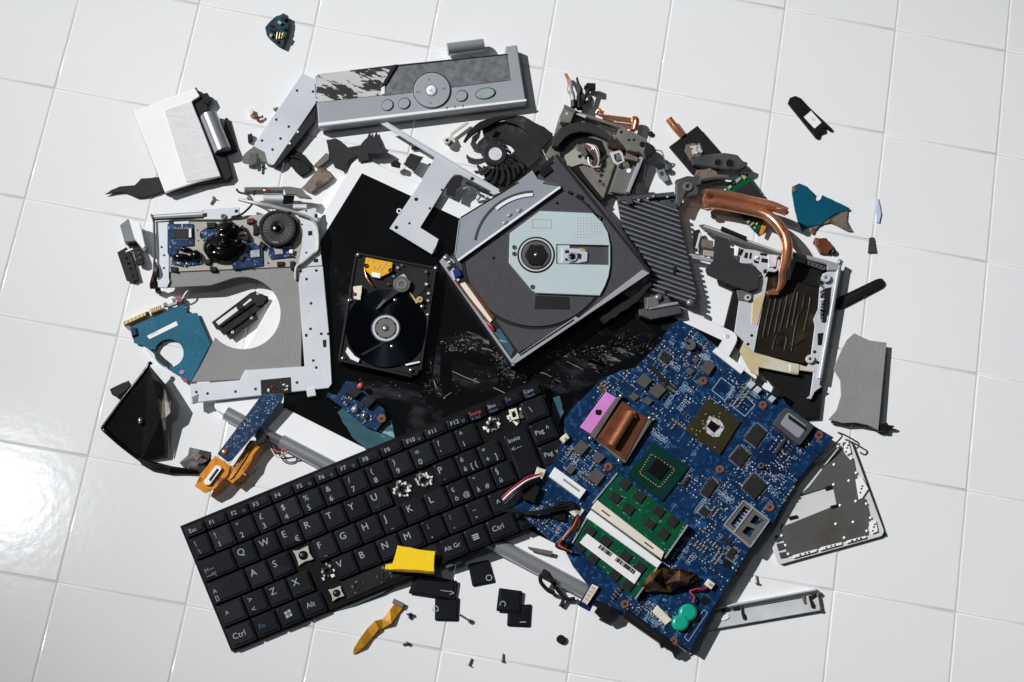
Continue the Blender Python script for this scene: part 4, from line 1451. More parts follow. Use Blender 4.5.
# ------------------------------------------------------------------ fin plate (heat sink) and its arm
def build_heatsink():
    t = thing('heat_sink', 660, 250, .006, 'grey ribbed metal heat sink with jagged fin ends, right of the disc drive', 'heat sink')
    z = .013
    H = Zc(600, 180, 120 / 585)
    out = H(85, 85, 200, 70, 362, 58, 372, 110, 392, 240, 465, 545, 455, 612, 395, 592, 320, 560, 190, 532, 255, 478, 235, 410, 190, 340, 110, 230)
    m = M()
    m.plate(out, z, .004, heat_m, c=.0004)
    m.build('base_plate', t)
    # ribs run slightly downwards to the right: each clipped to the outline
    for i in range(21):
        y0 = 90 + i * 23.5
        lo, hi = None, None
        for xx in range(60, 480, 3):
            p = H(xx, y0 + (xx - 85) * .34 - 40)[0]
            if inside(p, out):
                lo = xx if lo is None else lo
                hi = xx
        if lo is None or hi - lo < 30:
            continue
        a = H(lo + 2, y0 + (lo - 83) * .34 - 40)[0]
        b = H(hi + 6, y0 + (hi - 79) * .34 - 40)[0]
        k = M()
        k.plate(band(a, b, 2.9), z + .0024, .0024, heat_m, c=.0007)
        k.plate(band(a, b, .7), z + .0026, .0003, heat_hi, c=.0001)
        k.build('fin', t)
    m = M()
    m.plate(H(88, 82, 362, 56, 366, 78, 92, 104), z + .0032, .003, heat_m, c=.0005)
    for x, y in H(330, 82, 262, 80, 235, 90, 190, 98):
        m.dome(x, y, z + .0046, 1.6, 1.2, .0008, heat_hi, 0, 10, 3)
    m.plate(H(120, 75, 148, 82, 165, 112, 140, 118, 128, 100), z + .0056, .003, cast)
    m.build('rim', t)
    for a in (H(355, 425, 372, 420, 378, 438, 362, 460, 356, 450), H(312, 540, 328, 532, 326, 560, 318, 564)):
        one('dent', t, 'plate', a, z + .0032, .0008, rubber)
    m = M()
    m.plate(H(215, 570, 330, 562, 345, 590, 390, 600, 400, 650, 250, 680, 195, 660, 190, 630, 220, 625), z + .003, .006, cast, c=.0006)
    m.plate(H(230, 572, 285, 560, 290, 612, 228, 630), z + .0046, .003, alu_dark, c=.0006)
    m.plate(H(240, 615, 380, 592, 385, 606, 240, 632), z + .0044, .003, heat_hi, c=.0005)
    for x, y in H(285, 572, 440, 598):
        m.dome(x, y, z + .0046, 4, 3.6, .002, alu_dark, 0, 14, 4)
    m.build('foot', t)


build_heatsink()


def build_gasket():
    t = thing('cast_arm', 710, 180, 0, 'crooked grey cast metal arm with two round eyes, above the ribbed heat sink', 'metal arm')
    C = Zc(540, 60)
    m = M()
    m.plate(rnd(C(605, 395, 660, 378, 740, 370, 790, 378, 815, 405, 832, 408, 828, 425, 800, 440, 740, 438, 660, 425, 612, 418), 1.5), .0125, .005, cast, c=.0008)
    for x, y, q in ((712, 410, 3.4), (760, 413, 4.)):
        m.plate(circ(*C(x, y)[0], q, 14), .0126, .0001, rubber, c=.00002)  # black disc paints the darkness of the eye; the bar is not pierced
        m.ring(*C(x, y)[0], .0130, q, q + 1.2, .0006, cast, 18)
    m.build('eyed_bar', t)
    m = M()
    m.plate(rnd(C(540, 480, 590, 462, 640, 468, 700, 455, 765, 460, 740, 478, 680, 492, 632, 500, 600, 520, 570, 525, 548, 505), 2), .0095, .004, cast, c=.0008)
    m.tube([(*C(640, 478)[0], .0115), (*C(700, 468)[0], .012), (*C(752, 470)[0], .011)], .0022, alu_dark)
    m.build('bent_bar', t)
    m = M()
    m.plate(rnd(C(545, 490, 580, 475, 620, 490, 640, 520, 630, 542, 605, 545, 588, 525, 572, 560, 560, 590, 545, 570), 2), .0155, .007, cast, c=.0008)
    m.ring(*C(592, 505)[0], .0170, 2.2, 5, .002, alu_dark, 18)
    m.build('pivot', t)
    m = M()
    m.plate(jag(C(628, 440, 680, 432, 712, 450, 706, 468, 640, 470, 622, 456), .6, 3), .0108, .004, brown_mt, c=.0005)
    m.build('stained_pad', t)


build_gasket()


# ------------------------------------------------------------------ black square plate with copper stub
def build_cooler_plate():
    t = thing('cooling_plate', 692, 148, 0, 'black square cooling plate with whitish paste patch and copper pipe stub, upper right', 'cooling plate')
    C = Zc(540, 60)
    one('plate', t, 'plate', C(518, 345, 630, 262, 720, 365, 612, 455), .0065, .003, black_mt, c=.0005)
    one('pipe_stub', t, 'tube', [(*C(515, 236)[0], .006), (*C(545, 275)[0], .006), (*C(572, 305)[0], .0055)], .0032, copper, 12, 4)
    one('paste_patch', t, 'plate', jag(C(588, 335, 640, 332, 655, 372, 640, 388, 612, 390, 600, 400, 580, 362), .8, 3), .0077, .0012, brown_mt)
    m = M()
    m.plate(jag(C(600, 345, 640, 340, 650, 368, 612, 380), .5, 3), .0085, .0006, paste)
    m.build('paste', t)


build_cooler_plate()


# ------------------------------------------------------------------ copper heat pipes
def build_pipes():
    t = thing('heat_pipe', 750, 215, .004, 'pair of bent copper heat pipes curling over the green board and silver tray', 'heat pipe')
    D = Zc(680, 80)
    H = Zc(690, 215, 160 / 1024)
    z = .0135
    m = M()
    m.tube([(*D(98, 455)[0], z), (*D(180, 462)[0], z), (*D(280, 485)[0], z + .002), (*D(370, 505)[0], z + .006), (*D(428, 528)[0], z + .008)], [.0044, .0046, .0046, .0044, .0036], copper, 14, 5)
    m.build('flattened_pipe', t)
    m = M()
    pts = [(*D(92, 490)[0], z - .001), (*D(180, 500)[0], z), (*D(280, 520)[0], z + .002), (*D(345, 540)[0], z + .005)] + [(*a, z + h) for a, h in zip(H(560, 60, 610, 140, 622, 220, 612, 300, 590, 370, 590, 430, 562, 490), (.009, .0105, .010, .0075, .0045, .001, -.0015))]
    m.tube(pts, [.0044, .0046, .0046, .0046, .0046, .0046, .0046, .0042, .0030, .0034, .0018], copper, 14, 5)
    m.build('bent_pipe', t)
    m = M()
    m.plate(D(90, 470, 110, 440, 120, 445, 118, 510, 98, 512), z + .003, .004, copper, c=.0006)
    m.build('crimped_end', t)
    m = M()
    m.tube([(*D(385, 515)[0], z + .009), (*D(415, 520)[0], z + .0105), (*D(428, 535)[0], z + .009)], .0022, copper, 10)
    m.build('torn_end', t)
    m = M()
    m.plate(jag(H(490, 485, 540, 470, 570, 490, 565, 512, 500, 512), .5, 3), z - .001, .002, copper, c=.0004)
    m.build('torn_end', t)


build_pipes()


# ------------------------------------------------------------------ green board with dark chip
def build_green_board():
    t = thing('green_circuit_board', 745, 200, 0, 'small green circuit board with dark square chip, under the copper heat pipes', 'circuit board')
    D = Zc(680, 80)
    one('board', t, 'plate', D(158, 440, 262, 362, 356, 490, 330, 590, 300, 608, 258, 560), .005, .0012, green_b)
    one('chip', t, 'plate', D(205, 455, 280, 405, 340, 470, 330, 490, 240, 480), .0068, .0018, chip)
    for x, y, wd, ht in ((200, 428, 4, 3), (235, 398, 6, 3), (256, 385, 3, 6), (180, 440, 3, 2), (335, 465, 3, 2), (322, 455, 2, 3), (290, 575, 5, 2), (275, 565, 3, 3), (300, 590, 2, 2), (215, 412, 2, 2), (310, 572, 3, 1.6), (262, 372, 2, 2)):
        one('solder_pad', t, 'plate', rect(*D(x, y)[0], wd, ht, -40), .0062, .0012, random.choice((solder, white_pl, gold)))
    one('pad', t, 'plate', D(318, 612, 335, 560, 350, 580, 330, 620), .0062, .001, amber)


build_green_board()


# ------------------------------------------------------------------ silver tray at the right
def build_tray():
    t = thing('drive_bay_tray', 775, 315, 0, 'silver metal bay tray holding a scorched dark plate, right of the ribbed heat sink', 'metal tray')
    H = Zc(690, 215, 160 / 1024)
    J = Zc(690, 310, 160 / 1024)
    m = M()
    m.plate(H(280, 470, 330, 465) + J(290, 140) + J(218, 110), .005, .004, black_pl, c=.0005)
    m.plate(J(440, 365, 690, 415, 790, 405, 770, 560, 850, 470, 828, 690, 640, 700, 560, 520), .004, .0035, black_pl, c=.0005)
    m.plate(H(300, 480, 700, 240, 940, 330) + J(860, 260, 800, 400, 420, 380, 330, 280, 250, 130), .0035, .003, tray_d, c=.0003)
    m.build('base', t)
    zt = .0085
    m = M()
    left = H(325, 475, 400, 480, 470, 380, 500, 400, 480, 520) + J(440, 110, 410, 275, 380, 285, 345, 200, 285, 140)
    m.plate(left, zt, .0012, alu, c=.0003)
    holes_at(m, J(395, 163, 372, 218) + H(437, 560), zt, 1.6)
    m.build('left_flange', t)
    m = M()
    m.plate(H(400, 545, 470, 500, 478, 520) + J(430, 100, 395, 85), zt + .0006, .0006, tan_fl, c=.0002)
    m.plate(J(345, 205, 410, 270, 640, 335, 690, 345, 800, 380, 800, 398, 700, 385, 690, 415, 440, 365, 440, 420, 390, 395, 330, 290, 318, 262), zt + .0004, .0014, tan_fl, c=.0003)
    m.build('yellowed_flange', t)
    m = M()
    m.plate(J(640, 345, 700, 350, 696, 410, 640, 395), zt + .0012, .001, copper_br if False else tan_fl, c=.0003)
    p = J(770, 312)[0]
    m.ring(*p, zt + .003, 1.6, 4.4, .002, tan_fl, 20)
    m.build('boss', t)
    m = M()
    rr = H(850, 375, 890, 360, 940, 320, 960, 335) + J(910, 0, 830, 480, 845, 490, 800, 520, 775, 570, 745, 565, 770, 545, 790, 400, 735, 380, 770, 330, 800, 100, 790, 60) + H(820, 600, 830, 470)
    m.plate(rr, zt, .0014, alu, c=.0003)
    holes_at(m, J(798, 268, 818, 336), zt, 1.8)
    m.plate(J(815, 150, 855, 145, 845, 225, 815, 225), zt + .0003, .0003, rubber)
    m.plate(H(860, 470, 905, 460, 890, 640, 850, 650), zt + .0006, .0006, tray_d)
    m.plate(J(840, 0, 880, 0, 872, 75, 840, 75), zt + .0007, .0006, tray_d)
    for i in range(12):
        m.plate(jag(rect(*H(845 + random.uniform(-14, 18), 430 + i * 22)[0], random.uniform(2, 4), random.uniform(1.5, 3), random.uniform(0, 90)), .3, 2), zt + .002 + i * .00006, .002, random.choice((chrome, alu, alu_dark, rubber)))
    p = H(872, 400)[0]
    m.ring(*p, zt + .0034, 2, 4.6, .003, alu, 18)
    m.build('right_flange', t)
    m = M()
    q0, q1, q2 = H(655, 250)[0], H(950, 328)[0], J(830, 440)[0]
    m.plate(band(H(880, 330)[0], H(950, 330)[0], 7), zt + .002, .003, silver)
    m.tube([(q0[0], q0[1], zt), (q1[0] - 3, q1[1] - 1, zt), (q1[0], q1[1] + 3, zt), (q2[0], q2[1], zt)], .0022, silver, 10, 6)
    m.build('outer_edge', t)
    m = M()
    m.plate(H(655, 268, 700, 275, 860, 325, 875, 345, 850, 350, 700, 300, 655, 285), zt + .001, .001, chrome)
    for i in range(5):
        m.plate(rect(*H(745 + i * 26, 305 + i * 7)[0], 2.2, 1.6, 15), zt + .0014, .0006, rubber if i % 2 else tray_d)
    m.build('front_edge', t)
    # dark well and scorched plate
    m = M()
    m.plate(H(640, 290, 845, 355, 838, 468, 640, 415), .0062, .001, rubber)
    m.build('dark_well', t)
    m = M()
    zb = .0075
    q = H(500, 400, 640, 415, 830, 470) + J(770, 300, 720, 342, 410, 272) + H(470, 560)
    m.plate(q, zb, .0012, burnt, c=.0003)
    a, b, c, d = H(510, 430)[0], H(815, 480)[0], J(715, 325)[0], J(420, 255)[0]

    def uv(u, v):
        return (a[0] * (1 - u) * (1 - v) + b[0] * u * (1 - v) + c[0] * u * v + d[0] * (1 - u) * v,
                a[1] * (1 - u) * (1 - v) + b[1] * u * (1 - v) + c[1] * u * v + d[1] * (1 - u) * v)
    gro = mat('scorched_ridge', (47, 42, 36), .35, .4, .3, 80)
    for path in ([(.1, .8), (.1, .2), (.2, .15), (.2, .75)], [(.32, .7), (.32, .12), (.42, .1), (.42, .65), (.36, .7)], [(.55, .6), (.55, .1), (.62, .08), (.65, .55)],
                 [(.75, .9), (.72, .45), (.78, .3), (.78, .1), (.9, .12), (.92, .6)], [(.35, .95), (.38, .72), (.58, .7), (.6, .92)], [(.1, .9), (.3, .92)], [(.65, .9), (.95, .7)]):
        m.tube([(*uv(*p), zb + .0001) for p in path], .0011, gro, 6, 3, .5)
    m.plate([uv(.4, .76), uv(.52, .76), uv(.52, .86), uv(.4, .86)], zb + .0008, .0006, rubber)
    m.build('scorched_plate', t)
    # crumpled mechanism along the upper-left edge
    m = M()
    zz = .0105
    m.plate(H(60, 62, 90, 58, 330, 142, 590, 232, 590, 258, 320, 180, 100, 100), zz, .003, alu_dark, c=.0005)
    m.plate(band(H(90, 70)[0], H(590, 240)[0], 1.4), zz + .0008, .0008, alu, c=.0002)
    m.build('upper_rail', t)
    m = M()
    m.plate(H(285, 190, 345, 215, 420, 225, 500, 250, 580, 260, 575, 345, 545, 365, 500, 360, 480, 395, 445, 380, 430, 335, 400, 310, 320, 310, 325, 265, 285, 260), zz - .001, .0016, alu, c=.0003)
    for q in (H(325, 215, 345, 222, 325, 262, 312, 255), H(355, 238, 372, 242, 365, 278, 345, 272), H(385, 238, 398, 244, 390, 282, 378, 278), H(450, 240, 495, 248, 490, 262, 450, 256), H(460, 275, 500, 282, 498, 306, 455, 300),
              H(405, 285, 440, 296, 438, 310, 412, 305), H(530, 322, 552, 326, 552, 345, 532, 342), H(470, 350, 492, 345, 488, 372, 470, 372), H(565, 262, 580, 262, 578, 285, 560, 285)):
        m.plate(q, zz - .0006, .0006, rubber, c=.0001)
    m.plate(H(500, 262, 560, 268, 550, 330, 505, 335), zz, .0012, alu)
    for q in (H(290, 198, 315, 205, 305, 262, 285, 258), H(205, 148, 250, 155, 245, 162, 205, 156), H(420, 262, 440, 262, 438, 278, 420, 276)):
        m.plate(q, zz + .0006, .002, white_pl)
    m.build('latch_mechanism', t)
    m = M()
    m.plate(H(20, 100, 60, 90, 70, 110, 45, 215, 20, 215), zz - .003, .002, tray_d)
    m.plate(H(60, 112, 75, 116, 50, 215, 35, 212), zz - .001, .001, alu)
    m.plate(H(88, 222, 160, 232, 158, 268, 85, 258), zz - .002, .002, beige)
    m.plate(H(-5, 250, 10, 245, 155, 285, 150, 302, 0, 275), zz - .001, .002, silver)
    m.plate(H(70, 150, 150, 165, 150, 215, 75, 205), zz - .003, .001, brown_mt)
    m.build('left_latch', t)
    m = M()
    m.plate(H(300, 480, 400, 485, 400, 555, 310, 540), zz - .0004, .001, alu_dark)
    p = H(372, 528)[0]
    m.ring(*p, zz + .001, 1.8, 3.4, .001, alu, 14)
    m.build('eyelet_plate', t)
    one('rod', t, 'tube', [(*H(200, 85)[0], zz + .003), (*H(360, 152)[0], zz + .001)], .0019, tray_d, 10, 1)


build_tray()

H = Zc(690, 215, 160 / 1024)
m = M()
m.plate(rnd(H(160, 130, 250, 155, 270, 260, 310, 300, 400, 325, 442, 350, 448, 400, 435, 470, 380, 490, 240, 440, 110, 382, 98, 345, 150, 290), 1.5), .0128, .0012, dark_ins, c=.0003)
tag(m.build('foil_pad'), 'charcoal insulation flap lying over the upper left corner of the silver tray', 'insulation pad')


# ------------------------------------------------------------------ left chassis plate
def zch(x, y):
    return .0150 - .00002 * (y - 200)


def build_chassis():
    t = thing('touchpad_chassis', 245, 300, .002, 'torn metal laptop chassis plate with blue boards, black blobs and a round speaker', 'chassis plate')
    E_ = Zc(90, 170)
    I = Zc(90, 330)
    A = Zc(150, 185, 128 / 794)
    S = Zc(230, 180, 100 / 682)
    hole = E_(310, 470, 480, 462, 520, 450) + circ(243, 313, 37.5, 30, -108, 138) + I(490, 50)
    m = M()
    o = E_(310, 400, 850, 390) + I(845, 150, 845, 185, 405, 208, 445, 140) + hole[::-1]
    m.plate(o, lambda x, y: zch(x, y) - .0008, .0012, ins_m, c=.0003)
    m.build('insulation_sheet', t)
    m = M()
    m.plate(E_(830, 388, 932, 382, 958, 665) + I(968, 215, 955, 232, 405, 292, 400, 215, 450, 212, 600, 200, 620, 160, 858, 145), zch, .0022, alu, c=.0004)
    holes_at(m, E_(843, 405, 905, 402, 866, 436, 884, 533, 882, 635, 865, 660, 925, 655) + I(425, 248, 470, 254, 582, 246, 662, 236, 828, 210, 878, 244, 905, 150, 865, 22, 953, 15, 893, 122), zch, 1.5)
    m.plate(I(682, 200, 803, 188, 806, 248, 684, 258), lambda x, y: zch(x, y) + .0003, .0003, rubber)
    m.plate(I(930, 40, 945, 38, 945, 68, 932, 68), lambda x, y: zch(x, y) + .0003, .0003, rubber)
    m.plate(I(408, 268, 435, 255, 430, 290, 412, 296), lambda x, y: zch(x, y) + .0004, .0012, alu_dark)
    m.build('side_rail', t)
    m = M()
    for i in range(9):
        x, y = I(700 + random.uniform(0, 95), 205 + random.uniform(5, 40))[0]
        m.dome(x, y, zch(x, y), random.uniform(1, 2.6), random.uniform(.8, 1.8), .0016, random.choice((chrome, alu, copper_br, cream_pl)), random.uniform(0, 90), 10, 3, .2)
    m.build('latch_clip', t)
    m = M()
    m.plate(I(865, 240, 900, 232, 905, 262, 870, 268), lambda x, y: zch(x, y) + .002, .004, alu)
    m.build('corner_tab', t)
    m = M()
    m.plate(E_(312, 218, 330, 200, 800, 170, 850, 210, 850, 385, 315, 408), lambda x, y: zch(x, y) + .0004, .0012, beige, c=.0003)
    holes_at(m, A(295, 280, 300, 345, 735, 485, 795, 490) + S(430, 440, 450, 490, 260, 565), lambda x, y: zch(x, y) + .0004, .9)
    m.build('backing_plate', t)
    m = M()
    left = E_(262, 205, 395, 195, 398, 215, 318, 220, 316, 430, 320, 445, 308, 472, 272, 468)
    m.plate(left, lambda x, y: zch(x, y) + .001, .0016, alu, c=.0003)
    holes_at(m, A(72, 385, 88, 435, 86, 515), lambda x, y: zch(x, y) + .001, 1.2)
    m.plate(A(115, 225, 148, 224, 148, 240, 116, 242), lambda x, y: zch(x, y) + .0012, .0003, rubber)
    m.build('left_flange', t)
    m = M()
    m.plate(E_(830, 165, 905, 150, 930, 382, 832, 388, 850, 300), lambda x, y: zch(x, y) + .001, .0014, alu, c=.0003)
    holes_at(m, S(490, 303, 520, 495, 520, 210), lambda x, y: zch(x, y) + .001, 1.1)
    for q in (S(530, 348, 560, 346, 562, 376, 532, 378), S(568, 538, 600, 536, 600, 560, 570, 562), S(575, 230, 598, 232, 598, 258, 575, 258)):
        m.plate(q, lambda x, y: zch(x, y) + .0013, .0003, rubber)
    m.build('right_flange', t)
    # rolled edge along the top
    m = M()
    m.plate(A(10, 175, 330, 150, 555, 138, 555, 185, 480, 215, 15, 212), lambda x, y: zch(x, y) + .003, .002, alu, c=.0004)
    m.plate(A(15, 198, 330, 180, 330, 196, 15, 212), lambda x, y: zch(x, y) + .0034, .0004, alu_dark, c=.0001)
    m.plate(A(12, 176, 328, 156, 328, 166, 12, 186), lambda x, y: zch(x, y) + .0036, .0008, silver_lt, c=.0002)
    x, y = A(455, 194)[0]
    m.ring(x, y, zch(x, y) + .0046, 1.4, 3, .0014, alu_dark, 14)
    m.plate(A(325, 175, 352, 172, 352, 195, 328, 198), lambda x, y: zch(x, y) + .0036, .0006, rubber)
    m.plate(A(525, 152, 545, 152, 545, 170, 525, 170), lambda x, y: zch(x, y) + .0034, .0003, rubber)
    m.build('rolled_edge', t)
    m = M()
    for pts in ([(8, 182, .003), (20, 212, .0034), (24, 240, .003), (28, 400, .003), (24, 520, .0026), (20, 600, .001)], [(28, 215, .003), (200, 206, .0032), (330, 202, .003)]):
        m.tube([(*A(p[0], p[1])[0], zch(160, 220) + p[2]) for p in pts], .0009, rubber, 6, 3)
    m.build('edge_seal', t)
    m = M()
    for i in range(4):
        m.tube([(*A(28 + i * 2, 480)[0], .017), (*A(22 + i * 7, 545)[0], .018), (*A(5 + i * 10, 610)[0], .012), (*A(10 + i * 12, 640)[0], .008), (*A(36 + i * 3, 600)[0], .012)], .0009, rubber if i % 2 else mat('dark_red_wire', (70, 24, 36), .5))
    m.build('wire_knot', t)
    m = M()
    m.plate(jag(A(30, 640, 60, 635, 70, 660, 55, 672, 35, 665), .5, 3), .006, .004, tray_d)
    m.build('wire_plug', t)
    # blue boards
    for q in (A(108, 240, 268, 240, 272, 375, 180, 382, 165, 425, 118, 440, 108, 420), A(310, 290, 345, 265, 410, 245, 412, 350, 340, 360, 308, 320),
              A(440, 430, 590, 345, 640, 350, 700, 400, 702, 500, 515, 525, 505, 480, 380, 478, 360, 440), S(262, 470, 280, 448, 430, 445, 428, 525, 280, 540, 262, 510), A(140, 450, 320, 440, 318, 490, 200, 505, 130, 490)):
        m = M()
        m.plate(q, lambda x, y: zch(x, y) + .0016, .001, blue_b, c=.0002)
        xs, ys = [p[0] for p in q], [p[1] for p in q]
        n = 0
        while n < 34:
            x, y = random.uniform(min(xs), max(xs)), random.uniform(min(ys), max(ys))
            n += 1
            if inside((x, y), q):
                if n < 12:
                    m.plate(rect(x, y, random.uniform(1, 2.2), random.uniform(.7, 1.2), random.choice((0, 90))), lambda x, y: zch(x, y) + .0024, .0008, random.choice((solder, chip, cream_pl)), c=.0001)
                else:
                    m.plate(rect(x, y, random.uniform(.8, 2.4), random.uniform(.5, .9), random.choice((0, 90, 0))), lambda x, y: zch(x, y) + .00165, .00005, silk, c=.00001)
        m.build('torn_board', t)
    m = M()
    m.plate(A(140, 270, 240, 275, 235, 330, 138, 330), lambda x, y: zch(x, y) + .003, .0014, chip)
    for i in range(9):
        for y0 in (268, 333):
            m.plate(rect(*A(146 + i * 11, y0)[0], .9, 1.6, 0), lambda x, y: zch(x, y) + .0022, .0006, solder, c=.0001)
    m.build('chip', t)
    for q, h, mt in ((A(242, 268, 258, 268, 258, 325, 242, 325), .0034, cream_pl), (A(620, 405, 680, 400, 682, 445, 625, 450), .0028, solder), (S(300, 470, 360, 465, 365, 505, 310, 510), .0028, solder), (S(405, 475, 430, 475, 430, 500, 405, 500), .0036, white_pl),
                     (A(600, 205, 645, 205, 645, 235, 602, 235), .0034, mat('dark_red_block', (90, 40, 34), .4)), (A(690, 345, 722, 365, 700, 398, 672, 378), .0036, tray_d), (A(640, 250, 672, 250, 672, 305, 640, 305), .003, black_pl), (A(370, 505, 412, 505, 412, 535, 372, 535), .002, black_pl),
                     (A(545, 430, 590, 440, 575, 475, 548, 460), .003, tray_d), (A(350, 232, 408, 230, 405, 262, 355, 268), .003, black_pl), (A(125, 505, 170, 510, 165, 540, 130, 530), .002, tray_d),
                     (A(330, 455, 380, 462, 370, 490, 340, 488), .003, tray_d), (S(320, 555, 368, 555, 368, 583, 322, 583), .002, tray_d), (S(410, 552, 440, 552, 436, 608, 412, 608), .002, tray_d)):
        m = M()
        m.plate(jag(q, .3, 4), lambda x, y: zch(x, y) + h, h, mt, c=.0003)
        m.build('connector_block', t)
    # melted black blobs
    m = M()
    for x, y, rx, ry, h, a in ((455, 395, 125, 95, .008, 8), (480, 285, 75, 60, .010, 0), (440, 440, 90, 50, .008, 10), (470, 330, 70, 70, .010, 0)):
        p = A(x, y)[0]
        m.dome(p[0], p[1], zch(*p) + .0005, rx * .161, ry * .161, h, black_gl, a, 22, 7, .05)
    for x, y, r in ((452, 290, 32), (460, 365, 30), (545, 360, 32), (375, 385, 22), (530, 275, 30)):
        p = A(x, y)[0]
        m.dome(p[0], p[1], zch(*p) + .007, r * .161, r * .15, .0055, black_gl, 0, 16, 6, .03)
    m.build('melted_blob', t)
    m = M()
    for x, y, rx, ry, h in ((200, 455, 68, 28, .006), (285, 445, 38, 40, .007), (225, 405, 40, 16, .004)):
        p = A(x, y)[0]
        m.dome(p[0], p[1], zch(*p) + .0005, rx * .161, ry * .161, h, black_gl, 5, 20, 6, .05)
    m.build('melted_blob', t)
    m = M()
    m.plate(jag(A(540, 275, 575, 245, 610, 310, 612, 345, 580, 340, 540, 320), .4, 4), lambda x, y: zch(x, y) + .005, .004, tray_d)
    m.plate(jag(A(540, 292, 588, 285, 600, 302, 545, 308), .3, 3), lambda x, y: zch(x, y) + .0056, .0008, white_pl)
    m.build('broken_clip', t)
    # round speaker
    sx, sy = S(322, 325)[0]
    zs = zch(sx, sy) + .001
    m = M()
    m.plate(rnd(S(195, 280, 260, 220, 400, 210, 470, 260, 472, 350, 400, 415, 300, 425, 205, 375), 3), zs + .002, .002, tray_m, c=.0006)
    m.ring(sx, sy, zs + .006, 16, 18.5, .005, tray_d, 40)
    m.plate(circ(sx, sy, 16.4, 40), zs + .0046, .003, smoke, c=.0003)
    for i in range(48):
        a = math.radians(i * 7.5)
        for r0, r1 in ((7.2, 15.4),):
            m.plate(band((sx + r0 * math.cos(a), sy + r0 * .96 * math.sin(a)), (sx + r1 * math.cos(a + .25), sy + r1 * .96 * math.sin(a + .25)), .55), zs + .0051, .0005, tray_m if i % 2 else alu_dark, c=.0001)
    for r in (5.4, 6.8):
        m.ring(sx, sy, zs + .0054, r - .5, r + .4, .0008, tray_d, 30)
    m.dome(sx - 1, sy + .5, zs + .0046, 4.8, 4.4, .003, black_gl, 0, 20, 6)
    m.dome(sx - 2.4, sy + .8, zs + .0070, 1.7, 1.4, .001, alu, 20, 10, 4)
    m.build('speaker', t)
    m = M()
    zt_ = 0
    m.tube([(*S(45, 62)[0], 0.0085), (*S(65, 85)[0], 0.0105), (*S(120, 100)[0], 0.0165), (*S(155, 145)[0], 0.0185), (*S(130, 190)[0], 0.0185), (*S(75, 235)[0], 0.0185), (*S(10, 252)[0], 0.0175)], .0009, rubber, 7, 5)
    m.tube([(*S(60, 132)[0], 0.0145), (*S(150, 150)[0], 0.0185), (*S(260, 170)[0], 0.0205), (*S(400, 205)[0], 0.0200), (*S(480, 232)[0], 0.0195), (*S(560, 268)[0], 0.0185), (*S(598, 340)[0], 0.0180), (*S(600, 470)[0], 0.0170), (*S(560, 510)[0], 0.0170),
            (*S(500, 560)[0], 0.0170), (*S(452, 595)[0], 0.0160), (*S(448, 680)[0], 0.0145)], .0012, grey_w, 8, 5)
    m.tube([(*S(60, 132)[0], 0.0150), (*S(160, 158)[0], 0.0185), (*S(280, 182)[0], 0.0200), (*S(400, 212)[0], 0.0195)], .0014, grey_w, 8, 5)
    m.tube([(*S(200, 380)[0], 0.0180), (*S(260, 415)[0], 0.0185), (*S(320, 430)[0], 0.0190), (*S(345, 445)[0], 0.0185)], .0014, grey_w, 8, 4)
    m.build('speaker_cable', t)
    # crushed metal barrel on the upper edge
    m = M()
    m.tube([(*S(100, 75)[0], 0.0145), (*S(365, 75)[0], 0.0145)], .0034, chrome, 16, 1)
    m.tube([(*S(230, 125)[0], 0.0135), (*S(365, 130)[0], 0.0135)], .0028, alu, 14, 1)
    m.plate(jag(S(360, 42, 490, 55, 520, 95, 560, 125, 480, 120, 440, 100, 380, 95), .4, 3), 0.0175, .002, alu_dark, c=.0003)
    m.plate(S(360, 100, 440, 105, 430, 160, 360, 165), 0.0155, .003, black_gl)
    m.plate(S(430, 165, 525, 165, 525, 190, 430, 190), 0.0150, .002, alu)
    m.plate(rnd(S(160, 72, 172, 68, 170, 105, 158, 102), .5), 0.0183, .001, rubber)
    m.dome(*S(250, 72)[0], 0.0173, 4, 2, .0012, copper, 0, 12, 4, .15)
    m.build('crushed_barrel', t)


build_chassis()


